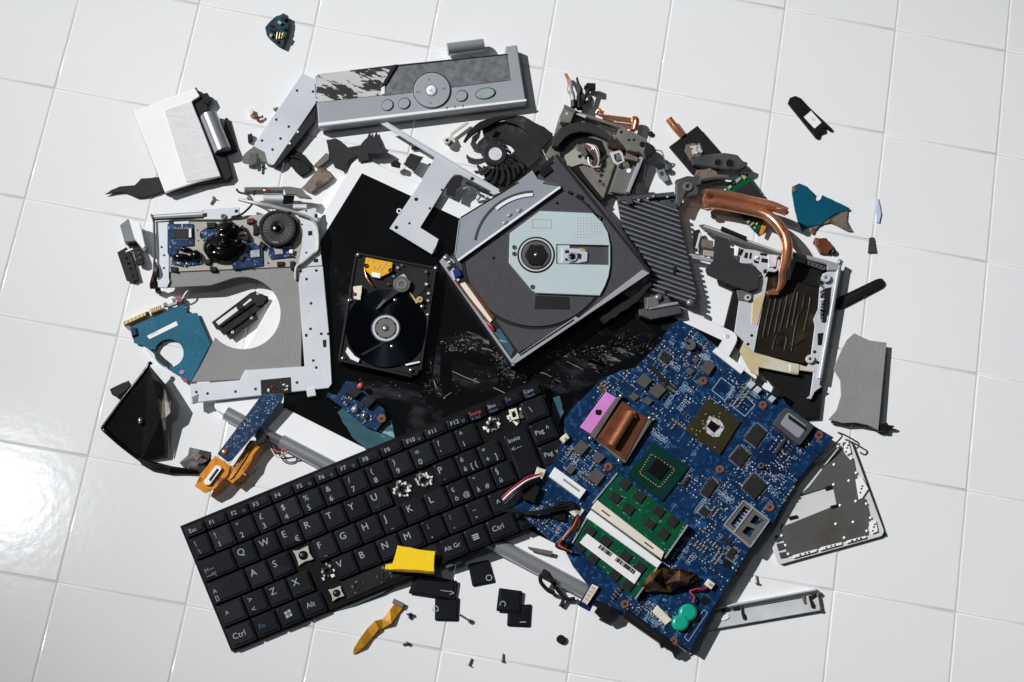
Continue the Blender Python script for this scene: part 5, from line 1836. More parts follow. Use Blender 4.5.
# ------------------------------------------------------------------ media control panel at the top
def build_media_panel():
    t = thing('media_panel', 425, 90, .004, 'long silver laptop media panel with round control wheel and scraped left end, at the top', 'control panel')
    B = Zc(300, 20)
    z = .0108
    m = M()
    m.plate(rnd(B(60, 220, 820, 140, 822, 104, 868, 98, 905, 330, 75, 432), 1.5), z, .0075, silver, c=.0009)
    m.plate(B(72, 412, 906, 316, 907, 324, 74, 424), z + .0004, .0004, silver_lt, c=.0001)  # pale strip painting the highlight along the lower edge
    for x in (588, 620, 652):
        m.plate(rect(*B(x, 352 - (x - 588) * .12)[0], .8, 3, 8), z + .0005, .0005, rubber, c=.0001)
    m.build('body', t)
    m = M()
    m.plate(B(330, 300, 390, 178, 828, 134, 842, 240, 340, 302), z + .0005, .0004, brushed, c=.0002)
    m.plate(B(385, 180, 828, 134, 829, 139, 385, 186), z + .0008, .0003, tray_d, c=.0001)
    m.build('display_strip', t)
    one('adhesive_patch', t, 'plate', B(72, 216, 372, 180, 330, 300, 62, 330), z + .0004, .0003, residue, c=.0001)
    m = M()
    m.plate(jag(B(372, 178, 392, 178, 345, 255, 322, 268), .4, 4), z + .0022, .002, tray_d, c=.0004)
    m.plate(jag(B(322, 262, 340, 250, 340, 296, 326, 300), .4, 4), z + .0012, .001, silver_lt, c=.0002)
    m.build('peeled_edge', t)
    cx, cy = B(528, 280)[0]
    m = M()
    m.plate(circ(cx, cy, 19, 44), z + .0008, .0008, tray_d, c=.0001)
    m.plate(circ(cx, cy, 18.2, 44), z + .0016, .0012, silver, c=.0005)
    for x, y, a, tx in ((520, 236, -5, 'o'), (472, 290, 0, '<<'), (574, 276, 0, '>>'), (526, 330, 0, 'o')):
        m.text(tx, *B(x - 8, y + 5)[0], 4.2, -7, z + .00175, chip_g)
    m.build('control_wheel', t)
    m = M()
    m.ring(cx - .5, cy + .4, z + .0018, 5.2, 6.1, .0004, alu_dark, 26)
    m.dome(cx - .5, cy + .4, z + .0016, 5.3, 5.2, .0012, silver_lt, 0, 24, 5)
    m.text('>|', *B(516, 287)[0], 4, -7, z + .0030, chip_g)
    m.build('centre_button', t)
    for x, y, rx, ry in ((350, 340, 5.6, 5.2), (417, 333, 5.6, 5.2), (647, 303, 5.6, 5.2), (742, 293, 9.4, 5.2)):
        px, py = B(x, y)[0]
        m = M()
        o = [(px + rx * math.cos(a / 12 * math.pi), py + ry * math.sin(a / 12 * math.pi) - .12 * rx * math.cos(a / 12 * math.pi)) for a in range(24)]
        m.plate([(px + (a - px) * 1.1, py + (b - py) * 1.1) for a, b in o], z + .0006, .0006, tray_d, c=.0001)
        m.plate(o, z + .0014, .0012, silver if rx < 8 else mat('pale_green_button', (148, 168, 164), .35, .1), c=.0005)
        m.build('button', t)
    m = M()
    m.tube([(*B(590, 118)[0], .0075), (*B(735, 100)[0], .0075)], .0056, MATS['satin_barrel'], 22, 1)
    m.build('hinge_barrel', t)


build_media_panel()


# ------------------------------------------------------------------ white touch panel corner, upper left
def build_touch_panel():
    t = thing('palm_rest_panel', 178, 140, .002, 'bright white palm rest panel with textured touchpad and silver hinge barrel, upper left', 'touchpad panel')
    A = Zc(90, 60)
    z = .0085
    m = M()
    m.plate(A(175, 206, 425, 108, 442, 140, 468, 130, 480, 165, 470, 180, 480, 230, 545, 385, 568, 462, 550, 480, 440, 492, 330, 520, 298, 530), z - .003, .005, black_pl, c=.0005)  # black bottom shell, its outline also painting the shadow strip beside the panel
    m.build('underside', t)
    m = M()
    m.plate(rnd(A(175, 205, 420, 110, 440, 145, 408, 165, 525, 465, 430, 488, 300, 530), 1), z, .0028, white_pl, c=.0006)
    m.build('panel', t)
    m = M()
    m.plate(rnd(A(297, 202, 405, 165, 522, 464, 384, 490), 1.5), z + .0005, .0004, pad_m, c=.0002)
    m.build('touch_surface', t)
    m = M()
    m.tube([(*A(474, 220)[0], .0072), (*A(532, 365)[0], .0072)], .0072, chrome if False else mat('satin_barrel', (176, 178, 184), .3, .6, .04, 20), 26, 1)
    m.build('hinge_barrel', t)
    m = M()
    m.plate(A(540, 230, 552, 232, 588, 360, 545, 378, 525, 372), .003, .003, rubber)
    m.plate(rnd(A(445, 135, 470, 130, 484, 160, 470, 178, 452, 168), 1), .0075, .004, black_pl)
    m.build('hinge_bracket', t)
    m = M()
    m.plate(jag(A(278, 468, 205, 474, 178, 500, 120, 506, 85, 518, 60, 538, 112, 530, 135, 528, 188, 550, 238, 545, 300, 522), .35, 4), .0022, .0006, dark_ins, c=.0002)
    m.build('torn_foil', t)
    m = M()
    m.plate(jag(A(300, 528, 330, 510, 430, 482, 525, 464, 540, 470, 440, 496, 340, 524), .5, 4), z - .002, .0015, rubber)
    m.build('torn_edge', t)


build_touch_panel()


# ------------------------------------------------------------------ angled bracket with holes, between the two panels
def build_bracket():
    t = thing('steel_bracket', 280, 120, .002, 'pale steel bracket with small punched holes, leaning between the white and silver panels', 'bracket')
    A = Zc(90, 60)
    zb = lambda x, y: .0078 + .00004 * (120 - y)
    m = M()
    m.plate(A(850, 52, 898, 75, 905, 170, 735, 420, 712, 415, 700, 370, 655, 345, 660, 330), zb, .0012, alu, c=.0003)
    holes_at(m, A(828, 122, 892, 126, 745, 238, 795, 266, 762, 314, 730, 358, 688, 322), zb, 1.4)
    m.build('plate', t)
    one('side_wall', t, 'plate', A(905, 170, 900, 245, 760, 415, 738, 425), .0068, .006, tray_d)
    for x, y in A(832, 288, 800, 334):
        one('rivet', t, 'dome', x, y, .0068, 1.3, 1.3, .0008, silver_lt, 0, 10, 3)
    m = M()
    m.plate(jag(A(610, 385, 625, 368, 655, 345, 700, 370, 712, 412, 690, 405, 665, 380, 640, 415, 612, 412), .4, 3), .006, .0012, alu_dark)
    m.plate(jag(A(640, 370, 668, 372, 665, 410, 640, 420, 632, 400), .4, 3), .007, .001, chrome)
    m.plate(jag(A(712, 400, 760, 405, 740, 428, 728, 420), .4, 3), .006, .002, tray_d)
    m.build('crushed_end', t)


build_bracket()

A = Zc(90, 60)
m = M()
m.plate(jag(rnd(A(790, 375, 815, 358, 850, 372, 885, 415, 892, 440, 845, 466, 825, 450, 812, 432, 792, 412), 2), .3, 4), .0028, .0012, black_pl, c=.0006)
m.tube([(*A(800, 385)[0], .0042), (*A(840, 395)[0], .005), (*A(878, 430)[0], .0042)], .0006, tray_d)
tag(m.build('fan_cover_shard'), 'curved black plastic shard below the pale punched bracket', 'plastic shard')

t = thing('stained_metal_clip', 318, 178, .001, 'brown stained metal clip with grey tongue, next to the black plastic shard', 'metal clip')
one('stained_end', t, 'plate', jag(A(848, 510, 920, 428, 942, 432, 970, 465, 960, 480, 885, 530), .3, 4), .0038, .0035, brown_mt)
one('tongue', t, 'plate', rnd(A(895, 420, 945, 370, 958, 378, 955, 398, 912, 432), 1), .0038, .0025, mat('khaki_steel', (120, 116, 108), .45, .3))

# torn charcoal sheet under the media panel
B = Zc(300, 20)
m = M()
m.plate(jag(B(105, 480, 140, 472, 165, 485, 190, 510, 240, 500, 268, 470, 280, 442, 290, 480, 305, 445, 325, 490, 322, 505, 355, 520, 345, 535, 270, 535, 278, 560, 235, 568, 228, 540, 190, 570, 178, 605, 140, 590, 122, 560, 112, 520), .35, 4),
        lambda x, y: .0025 + .0075 * max(0, min(1, (y - 142) / 10)), .0008, dark_ins, c=.0002)
tag(m.build('torn_insulation'), 'torn jagged charcoal sheet below the long silver panel', 'insulation sheet')

# ------------------------------------------------------------------ L shaped sheet metal frame
def build_l_frame():
    t = thing('sheet_metal_frame', 430, 190, ZL, 'pale L shaped sheet metal frame with small holes, lying on the white screen lid', 'metal frame')
    Z8 = Zc(370, 115, 130 / 633)
    z = .0135
    m = M()
    m.plate(Z8(52, 42, 85, 35, 628, 362, 628, 380, 552, 405, 590, 370, 500, 322, 440, 292, 412, 290, 392, 312, 370, 345, 245, 548, 335, 605, 322, 640, 302, 678, 95, 552, 245, 330, 260, 300, 315, 205), z, .001, alu, c=.0002)
    holes_at(m, Z8(290, 240, 350, 364, 291, 454, 192, 527), z, 1.3)
    holes_at(m, Z8(225, 410, 128, 547, 144, 467, 498, 310), z, 2.0)
    m.ring(*Z8(142, 467)[0], z + .0004, 1.6, 2.8, .0004, silver_lt, 14)
    m.plate(Z8(335, 605, 322, 640, 310, 655, 302, 678, 318, 672, 325, 655, 322, 645), z + .0002, .001, rubber)
    m.build('frame', t)
    m = M()
    m.plate(band(Z8(85, 38)[0], Z8(630, 365)[0], 1.4), z + .0014, .0016, alu, c=.0003)
    m.plate(band(Z8(250, 535)[0], Z8(400, 300)[0], 1.2), z - .0002, .003, tray_d, c=.0002)
    m.build('folded_rim', t)
    m = M()
    m.plate(rnd(Z8(375, 350, 402, 300, 440, 290, 455, 305, 440, 345, 418, 360, 412, 395, 370, 385), 1), z + .0004, .0012, tray_d)
    m.build('black_pad', t)
    m = M()
    m.tube([(*Z8(455, 362)[0], z), (*Z8(485, 352)[0], z + .001), (*Z8(520, 370)[0], z), (*Z8(535, 395)[0], z - .001), (*Z8(520, 415)[0], z - .002)], .0012, alu_dark)
    m.plate(Z8(470, 320, 545, 360, 600, 385, 590, 395, 530, 370, 465, 332), z + .0004, .001, tray_d)
    m.build('torn_strip', t)


build_l_frame()

Z8 = Zc(370, 115, 130 / 633)
m = M()
m.plate(jag(Z8(165, 238, 195, 185, 258, 202, 215, 272), .4, 3), .010, .002, mat('dark_olive_chip', (40, 42, 34), .4))
tag(m.build('foam_chip'), 'small square black chip lying inside the pale L shaped frame', 'chip')
m = M()
m.plate(jag(Z8(100, 232, 122, 220, 150, 235, 148, 255, 125, 252, 104, 246), .5, 3), .0095, .002, black_pl)
tag(m.build('plastic_crumb'), 'tiny black crumb left of the small square black chip', 'plastic crumb')
m = M()
m.plate(rnd(Z8(200, 155, 255, 153, 258, 160, 202, 166), .5), .003, .002, tray_d)
tag(m.build('plastic_sliver'), 'thin dark sliver above the small square black chip', 'plastic sliver')

t = thing('small_brace', 457, 132, 0, 'small cream metal brace with screw boss, below the long silver panel', 'metal brace')
m = M()
m.plate(Z8(385, 105, 390, 88, 465, 32, 482, 38, 402, 96, 418, 130, 385, 155, 362, 130, 350, 120), .005, .0012, mat('cream_steel', (214, 210, 200), .4, .2), c=.0003)
m.build('plate', t)
m = M()
m.plate(circ(*Z8(376, 124)[0], 3.4, 18), .0085, .0036, MATS['cream_steel'], c=.0004)
m.plate(circ(*Z8(376, 123)[0], 1.7, 12), .0086, .0001, rubber, c=.00002)
m.build('boss', t)


# ------------------------------------------------------------------ cooling fan
def build_fan():
    t = thing('cooling_fan', 505, 150, 0, 'broken black cooling fan with white hub dot and bare blades, under the silver panel', 'fan')
    Fz = Zc(460, 105, 100 / 758)
    z = .010
    m = M()
    m.plate(jag(Fz(170, 190, 240, 140, 330, 120, 420, 140, 500, 190, 560, 270, 600, 360, 620, 380, 520, 480, 440, 560, 330, 640, 220, 600, 180, 540, 175, 460, 330, 500, 400, 420, 410, 340, 340, 262, 250, 240, 185, 260), .3, 5), z - .003, .001, fan_m, c=.0003)
    m.build('shroud', t)
    m = M()
    m.plate(jag(Fz(420, 75, 480, 80, 560, 130, 640, 165, 705, 215, 690, 265, 600, 345, 560, 270, 500, 190, 430, 150, 330, 120), .3, 5), z + .0005, .002, fan_m, c=.0006)
    m.plate(jag(Fz(25, 275, 60, 200, 150, 125, 250, 90, 420, 70, 430, 88, 300, 115, 200, 170, 165, 180, 95, 225, 40, 280), .3, 5), z + .0015, .0025, black_pl, c=.0005)
    m.plate(jag(Fz(85, 290, 95, 240, 140, 200, 160, 190, 150, 240, 110, 290), .3, 4), z, .002, fan_m)
    m.build('rim', t)
    cx, cy = Fz(268, 370)[0]
    m = M()
    m.plate(circ(cx, cy, 12, 32), z + .0035, .005, fan_m, c=.0008)
    m.plate(circ(cx, cy, 6.7, 28), z + .0039, .0004, mat('white_hub_sticker', (206, 206, 214), .5, 0, .1, 300), c=.0001)
    m.build('hub', t)
    for a, l in ((-172, 27), (-163, 27), (158, 29), (149, 28), (-108, 25), (108, 25), (96, 29), (82, 31), (64, 30), (50, 33), (34, 31), (20, 30), (8, 32), (120, 27), (-62, 17), (-45, 14), (-20, 16)):
        ar = math.radians(a)
        k = M()
        p0 = (cx + 9 * math.cos(ar), cy + 9 * math.sin(ar))
        p1 = (cx + l * math.cos(ar + .12), cy + l * math.sin(ar + .12))
        le, ri = [], []
        for q_ in range(6):                      # swept blade, widening and dropping towards its tip
            f = q_ / 5
            rr, th = 9 + (l - 9) * f, ar + .42 * f * f - .1 * f
            hw, hz = .8 + .9 * f, z + .003 - .0018 * f
            c_, s_ = math.cos(th), math.sin(th)
            le.append((cx + rr * c_ - s_ * hw, cy + rr * s_ + c_ * hw, hz))
            ri.append((cx + rr * c_ + s_ * hw, cy + rr * s_ - c_ * hw, hz))
        k.plate(le + ri[::-1], z, .0022, fan_m, c=.0002)
        k.build('blade', t)


build_fan()


# ------------------------------------------------------------------ crushed fan chassis right of the fan
def build_fan_chassis():
    t = thing('crushed_steel_housing', 600, 150, 0, 'crushed grey steel housing with black curved rim and loose wires, above the disc drive', 'steel housing')
    a_ = Zc(540, 70, .125)
    b_ = Zc(540, 120, .125)
    z = .010
    m = M()
    o = a_(155, 370, 200, 275, 280, 320, 380, 360, 640, 450, 700, 490) + b_(835, 200, 840, 290, 745, 600, 620, 610, 550, 590, 500, 640, 410, 560, 240, 380, 40, 290, 90, 190)
    hole = a_(440, 405, 640, 468, 600, 530, 500, 470)
    m.plate(o, z - .003, .001, olive, [hole], c=.0003)
    m.build('base_plate', t)
    m = M()
    m.plate(jag(b_(150, 215, 200, 150, 300, 105, 400, 110, 500, 150, 560, 200, 540, 260, 480, 300, 470, 380, 380, 400, 290, 370, 240, 330, 200, 345, 160, 290), .4, 4), z - .0018, .0006, rubber)  # black sheet painting the shadow inside the curved rim
    m.plate(b_(190, 300, 260, 235, 300, 190, 350, 200, 400, 300, 480, 380, 540, 260, 500, 170, 380, 135, 460, 130, 560, 190, 590, 250, 600, 360, 505, 640, 300, 365, 235, 385), z - .0005, .001, olive, c=.0004)
    m.build('inner_bowl_and_shade', t)
    m = M()
    arc = a_(95, 610, 110, 530, 160, 465, 240, 425, 330, 415, 430, 425, 500, 470, 590, 540, 570, 575, 480, 530, 400, 500, 320, 495, 250, 510, 200, 545, 160, 590, 150, 612)
    m.plate(rnd(arc, 1), z + .004, .005, mat('rubbed_black_rim', (40, 40, 44), .55, 0, .12, 60, .2, 500), c=.0006)
    m.build('curved_rim', t)
    m = M()
    m.plate(b_(240, 378, 298, 358, 330, 420, 510, 632, 480, 660, 420, 580), z + .001, .002, rubber)
    m.build('black_strip', t)
    m = M()
    m.plate(a_(155, 370, 200, 278, 285, 325, 245, 425, 160, 415), z + .005, .006, olive, c=.0006)
    m.plate(circ(*a_(215, 348)[0], 1.4, 10), z + .0052, .0002, alu, c=.00005)
    m.plate(a_(195, 272, 290, 320, 282, 342, 190, 296), z + .0062, .0012, alu_dark, c=.0003)
    m.build('corner_block', t)
    m = M()
    m.plate(a_(280, 330, 370, 350, 640, 440, 700, 470, 690, 500, 640, 470, 440, 402, 380, 378, 290, 350), z + .0035, .004, olive, c=.0006)
    m.plate(a_(280, 345, 372, 362, 365, 385, 300, 358), z + .0048, .001, alu, c=.0002)
    m.plate(a_(380, 365, 640, 452, 636, 462, 378, 380), z + .0042, .0006, alu_dark, c=.0001)
    m.build('top_bar', t)
    m = M()
    m.plate(jag(a_(630, 470, 700, 480, 800, 520, 860, 560, 850, 620, 900, 600, 930, 640, 850, 690, 800, 660, 700, 640, 640, 560, 610, 530), .4, 4), z + .007, .007, olive, c=.0008)
    for x, y, q in ((712, 560, 1.4), (752, 558, 1.4), (820, 595, 3.2), (650, 495, 1.6), (890, 640, 1.6)):
        m.plate(circ(*a_(x, y)[0], q, 10), z + .0072, .0001, rubber, c=.00002)
    m.plate(jag(b_(850, 170, 900, 200, 930, 240, 900, 280, 850, 300, 830, 250), .5, 3), z + .008, .002, tray_d, c=.0005)
    m.build('crushed_corner', t)
    m = M()
    m.plate(jag(b_(540, 170, 620, 150, 700, 190, 700, 240, 620, 230, 545, 210), .4, 4), z + .0045, .004, mat('dark_rust', (56, 42, 36), .5, .3, .3, 80))
    m.build('rusty_pad', t)
    m = M()
    m.plate(b_(558, 260, 640, 240, 662, 262, 680, 330, 620, 362, 590, 340), z + .006, .001, alu, [b_(590, 275, 632, 262, 652, 290, 660, 325, 615, 342, 598, 315)], c=.0003)
    m.build('latch_ring', t)
    m = M()
    m.plate(b_(630, 370, 770, 390, 700, 590, 560, 575), z + .001, .002, alu_dark, c=.0003)
    m.plate(circ(*b_(712, 405)[0], 2.4, 14), z + .0018, .0008, silver_lt, c=.0002)
    m.plate(b_(800, 290, 835, 300, 720, 580, 690, 575), z + .003, .003, silver, c=.0005)
    m.plate(b_(832, 300, 842, 300, 742, 610, 725, 590), z + .001, .002, tray_d)
    m.plate(b_(690, 260, 790, 300, 780, 330, 690, 310), z + .005, .002, brown_mt)
    m.build('side_rail', t)
    m = M()
    m.plate(jag(b_(290, 190, 350, 215, 380, 270, 360, 300, 320, 250), .5, 3), z + .004, .003, chrome)
    m.plate(jag(b_(200, 280, 280, 230, 340, 280, 380, 300, 410, 370, 340, 350, 230, 380), .4, 3), z + .0015, .0015, beige)
    m.plate(circ(*b_(320, 290)[0], 2.2, 12), z + .0016, .0001, rubber, c=.00002)
    m.build('crumpled_lever', t)
    m = M()
    for i in range(5):
        m.tube([(*b_(340 + i * 12, 190)[0], z + .002), (*b_(400 + i * 14, 250 - i * 8)[0], z + .006), (*b_(440 + i * 10, 320)[0], z + .005), (*b_(430 + i * 8, 370)[0], z + .002)], .0006, [copper_br, cyan_film, copper, alu, brown_mt][i])
    m.tube([(*b_(385, 300)[0], z + .004), (*b_(395, 350)[0], z + .005), (*b_(430, 378)[0], z + .004), (*b_(480, 375)[0], z + .002)], .0007, silver_lt)
    m.build('coil_wire', t)
    m = M()
    for i, (x, y, wd) in enumerate(((535, 285, 30), (512, 325, 22), (515, 365, 26), (500, 400, 22), (490, 435, 24), (480, 482, 26), (505, 505, 10))):
        m.plate(jag(rect(*b_(x, y)[0], wd * .125, 1.1, 12), .2, 2), z + .0008, .0002, rubber, c=.00005)
        m.plate(rect(*b_(x - 8, y + 10)[0], .9, 2.2, 12), z + .0008, .0002, rubber, c=.00005)
    m.build('punched_slots', t)
    # loose leads and the small plug at the top
    m = M()
    m.tube([(*a_(205, 35)[0], .006), (*a_(225, 70)[0], .008), (*a_(240, 110)[0], .010), (*a_(240, 160)[0], .011), (*a_(255, 190)[0], .011), (*a_(265, 240)[0], .011), (*a_(270, 300)[0], .012)], [.0014, .0016, .0024, .0028, .0024, .0022, .0024], grey_w, 8, 4)
    m.tube([(*a_(205, 30)[0], .0072), (*a_(225, 75)[0], .0092), (*a_(235, 120)[0], .0118)], .0012, red_d, 6)
    m.tube([(*a_(270, 245)[0], .0125), (*a_(270, 300)[0], .0128)], .0026, rubber, 8)
    m.tube([(*a_(295, 60)[0], .008), (*a_(305, 110)[0], .009), (*a_(325, 160)[0], .010), (*a_(312, 215)[0], .010), (*a_(318, 310)[0], .012)], [.0008, .0014, .0020, .0022, .003], rubber, 8, 4)
    m.build('lead', t)
    m = M()
    m.tube([(*a_(318, 310)[0], .012), (*a_(335, 265)[0], .011), (*a_(365, 210)[0], .010), (*a_(395, 150)[0], .009)], .0016, tray_d, 8, 4)
    m.plate(jag(a_(345, 250, 375, 240, 415, 240, 370, 265, 335, 285), .3, 3), .010, .001, tray_d)
    m.build('plug_lead', t)
    m = M()
    m.plate(a_(355, 130, 378, 100, 446, 104, 446, 150, 420, 152), .011, .006, black_pl, c=.0005)
    m.build('plug', t)
    m = M()
    m.tube([(*b_(930, 240)[0], .014), (*b_(970, 250)[0], .013), (*b_(988, 290)[0], .010), (*b_(988, 340)[0], .006)], .0006, alu)
    m.build('thin_wire', t)


build_fan_chassis()

a_ = Zc(540, 70, .125)
b_ = Zc(540, 120, .125)
m = M()
m.tube([(*a_(450, 350)[0], .007), (*a_(470, 315)[0], .008), (*a_(480, 330)[0], .008), (*a_(510, 345)[0], .008)], .0016, copper)
m.plate(a_(450, 345, 500, 350, 700, 375, 770, 385, 790, 410, 760, 490, 720, 480, 740, 420, 620, 405, 500, 372), .0085, .0025, copper, c=.0006)
m.tube([(*a_(740, 395)[0], .0085), (*a_(770, 400)[0], .009), (*a_(755, 480)[0], .008)], .0028, copper, 10)
tag(m.build('copper_strip'), 'bent copper strip behind the crushed grey steel housing', 'copper strip')
m = M()
m.plate(b_(920, 345, 960, 335, 1000, 350, 995, 400, 1030, 480, 990, 495, 950, 455, 930, 400), .004, .001, mat('bluish_steel', (150, 160, 168), .4, .4), [circ(*b_(975, 430)[0], 2.6, 12)], c=.0002)
m.plate(b_(1000, 340, 1040, 370, 1035, 395, 1005, 400), .006, .004, mat('mid_grey_steel', (110, 112, 116), .4, .4))
tag(m.build('small_metal_tab'), 'small bluish metal tab with round hole, hanging beside the crushed steel housing', 'metal tab')
m = M()
m.plate(b_(775, 505, 840, 502, 845, 590, 765, 600), .0105, .002, mat('olive_black_tab', (46, 46, 38), .5))
tag(m.build('black_tab'), 'dark olive tab between steel housing and ribbed heat sink', 'plastic tab')


def washer(x, y, r0, r1, h, mt, label, nm='washer'):
    m = M()
    m.ring(x, y, h, r0, r1, h, mt, 18)
    tag(m.build(nm), label, 'washer')


washer(651, 133.5, 1.0, 2.6, .0016, black_pl, 'tiny black ring right of the crushed steel housing')


# ------------------------------------------------------------------ bits on the right hand side
D = Zc(680, 80)
m = M()
m.plate(jag(D(450, 425, 478, 412, 508, 425, 538, 455, 535, 470, 548, 484, 562, 478, 570, 460, 680, 512, 675, 520, 620, 535, 590, 555, 560, 580, 510, 585, 490, 605, 470, 560, 455, 500, 448, 450), .25, 5), .0022, .0012, teal_b, c=.0002)
t0 = m.build('teal_board_fragment')
tag(t0, 'torn teal circuit board fragment with grey split edge, right of the copper pipes', 'board fragment')
m = M()
m.plate(jag(D(600, 548, 672, 518, 668, 560, 692, 606, 672, 604, 640, 588, 600, 570, 565, 576, 545, 596, 535, 618, 515, 608, 528, 590, 575, 560), .25, 4), .0014, .001, brown_mt)
m.plate(jag(D(468, 560, 500, 585, 512, 605, 495, 606, 475, 596), .4, 3), .0014, .001, alu)
m.plate(jag(D(448, 432, 462, 420, 470, 440, 455, 450), .4, 3), .0030, .001, brown_mt)
for o in (m.build('split_edge', t0),):
    pass
t = thing('copper_scrap', 826, 244, 0, 'crumpled brown copper scrap with black button, below the torn teal fragment', 'copper scrap')
one('scrap', t, 'plate', jag(D(540, 628, 560, 632, 585, 632, 605, 655, 612, 672, 590, 690, 560, 690, 548, 662, 535, 650), .5, 3), .004, .0035, copper_br)
one('fold', t, 'plate', jag(D(540, 630, 556, 634, 562, 662, 545, 664), .4, 3), .0048, .001, copper)
one('button', t, 'dome', *D(612, 690)[0], 0, 3.6, 3.4, .004, rubber)

m = M()
m.plate(D(792, 472, 800, 500, 806, 535, 798, 572, 786, 568, 784, 520), .0012, .001, clear_bl)
tag(m.build('clear_sliver'), 'pale blue sliver lying on a tile joint at the right', 'plastic sliver')
m = M()
m.plate(D(758, 630, 776, 628, 785, 680, 786, 690, 752, 690), .0014, .0012, mat('mid_dark_plastic', (58, 58, 62), .5))
tag(m.build('dark_wedge'), 'small dark wedge just below the pale blue sliver', 'plastic wedge')

t = thing('memory_stick', 808, 117, 0, 'flat black stick with rounded end and white label, alone at upper right', 'memory stick')
one('body', t, 'plate', rnd(D(432, 92, 440, 70, 462, 62, 485, 72, 520, 110, 612, 196, 604, 204, 580, 188, 584, 206, 562, 214, 556, 232, 545, 232), .9), .0022, .0020, black_pl, c=.0005)
m = M()
m.plate(D(495, 148, 524, 123, 566, 170, 538, 194), .0025, .0002, label_m, c=.00003)
for i in range(3):
    m.plate(band(D(527 + i * 4, 158 + i * 3)[0], D(532 + i * 4, 150 + i * 4)[0], .5), (.00255) + i * .00002, .00005, grey_w, c=.00001)
m.build('label', t)
m = M()
m.plate(D(530, 205, 560, 175, 575, 190, 552, 222), .0027, .0005, rubber)
m.build('socket', t)

H4 = Zc(660, 220)
m = M()
m.plate(rnd(H4(690, 320, 870, 234, 890, 232, 902, 250, 892, 266, 722, 355, 690, 352), 2), .0022, .002, black_pl, [circ(*H4(880, 252)[0], 1.3, 10)], c=.0006)
m.plate(rnd(H4(745, 308, 850, 256, 854, 264, 750, 318), .8), .0025, .0004, tray_d, c=.0001)
tag(m.build('plastic_strap'), 'black plastic strap with small hole at its tip, right of the silver tray', 'plastic strap')

# grey insulation sheet at the right edge of the pile
t = thing('grey_foam_sheet', 860, 380, 0, 'grey insulation sheet with one curved side, right of the silver tray', 'insulation sheet')
R7 = Zc(768, 340)
one('sheet', t, 'plate', R7(315, 0, 345, -28, 385, -8, 410, 2, 475, 10, 442, 360, 400, 340, 350, 330, 300, 332, 242, 318, 275, 280, 293, 220, 290, 160, 262, 115, 290, 50), lambda x, y: .006 + .00002 * (y - 340), .0012, ins_m, c=.0003)
m = M()
m.plate(jag(R7(440, 340, 475, 330, 482, 340, 508, 344, 500, 350, 478, 352, 476, 366, 440, 364), .4, 3), .006, .004, black_pl)
m.build('plastic_nub', t)
m = M()
m.plate(jag(R7(255, 322, 300, 328, 350, 326, 440, 352, 440, 358, 350, 334, 300, 336, 258, 330), .3, 4), .0045, .003, rubber)
m.build('dark_lining', t)


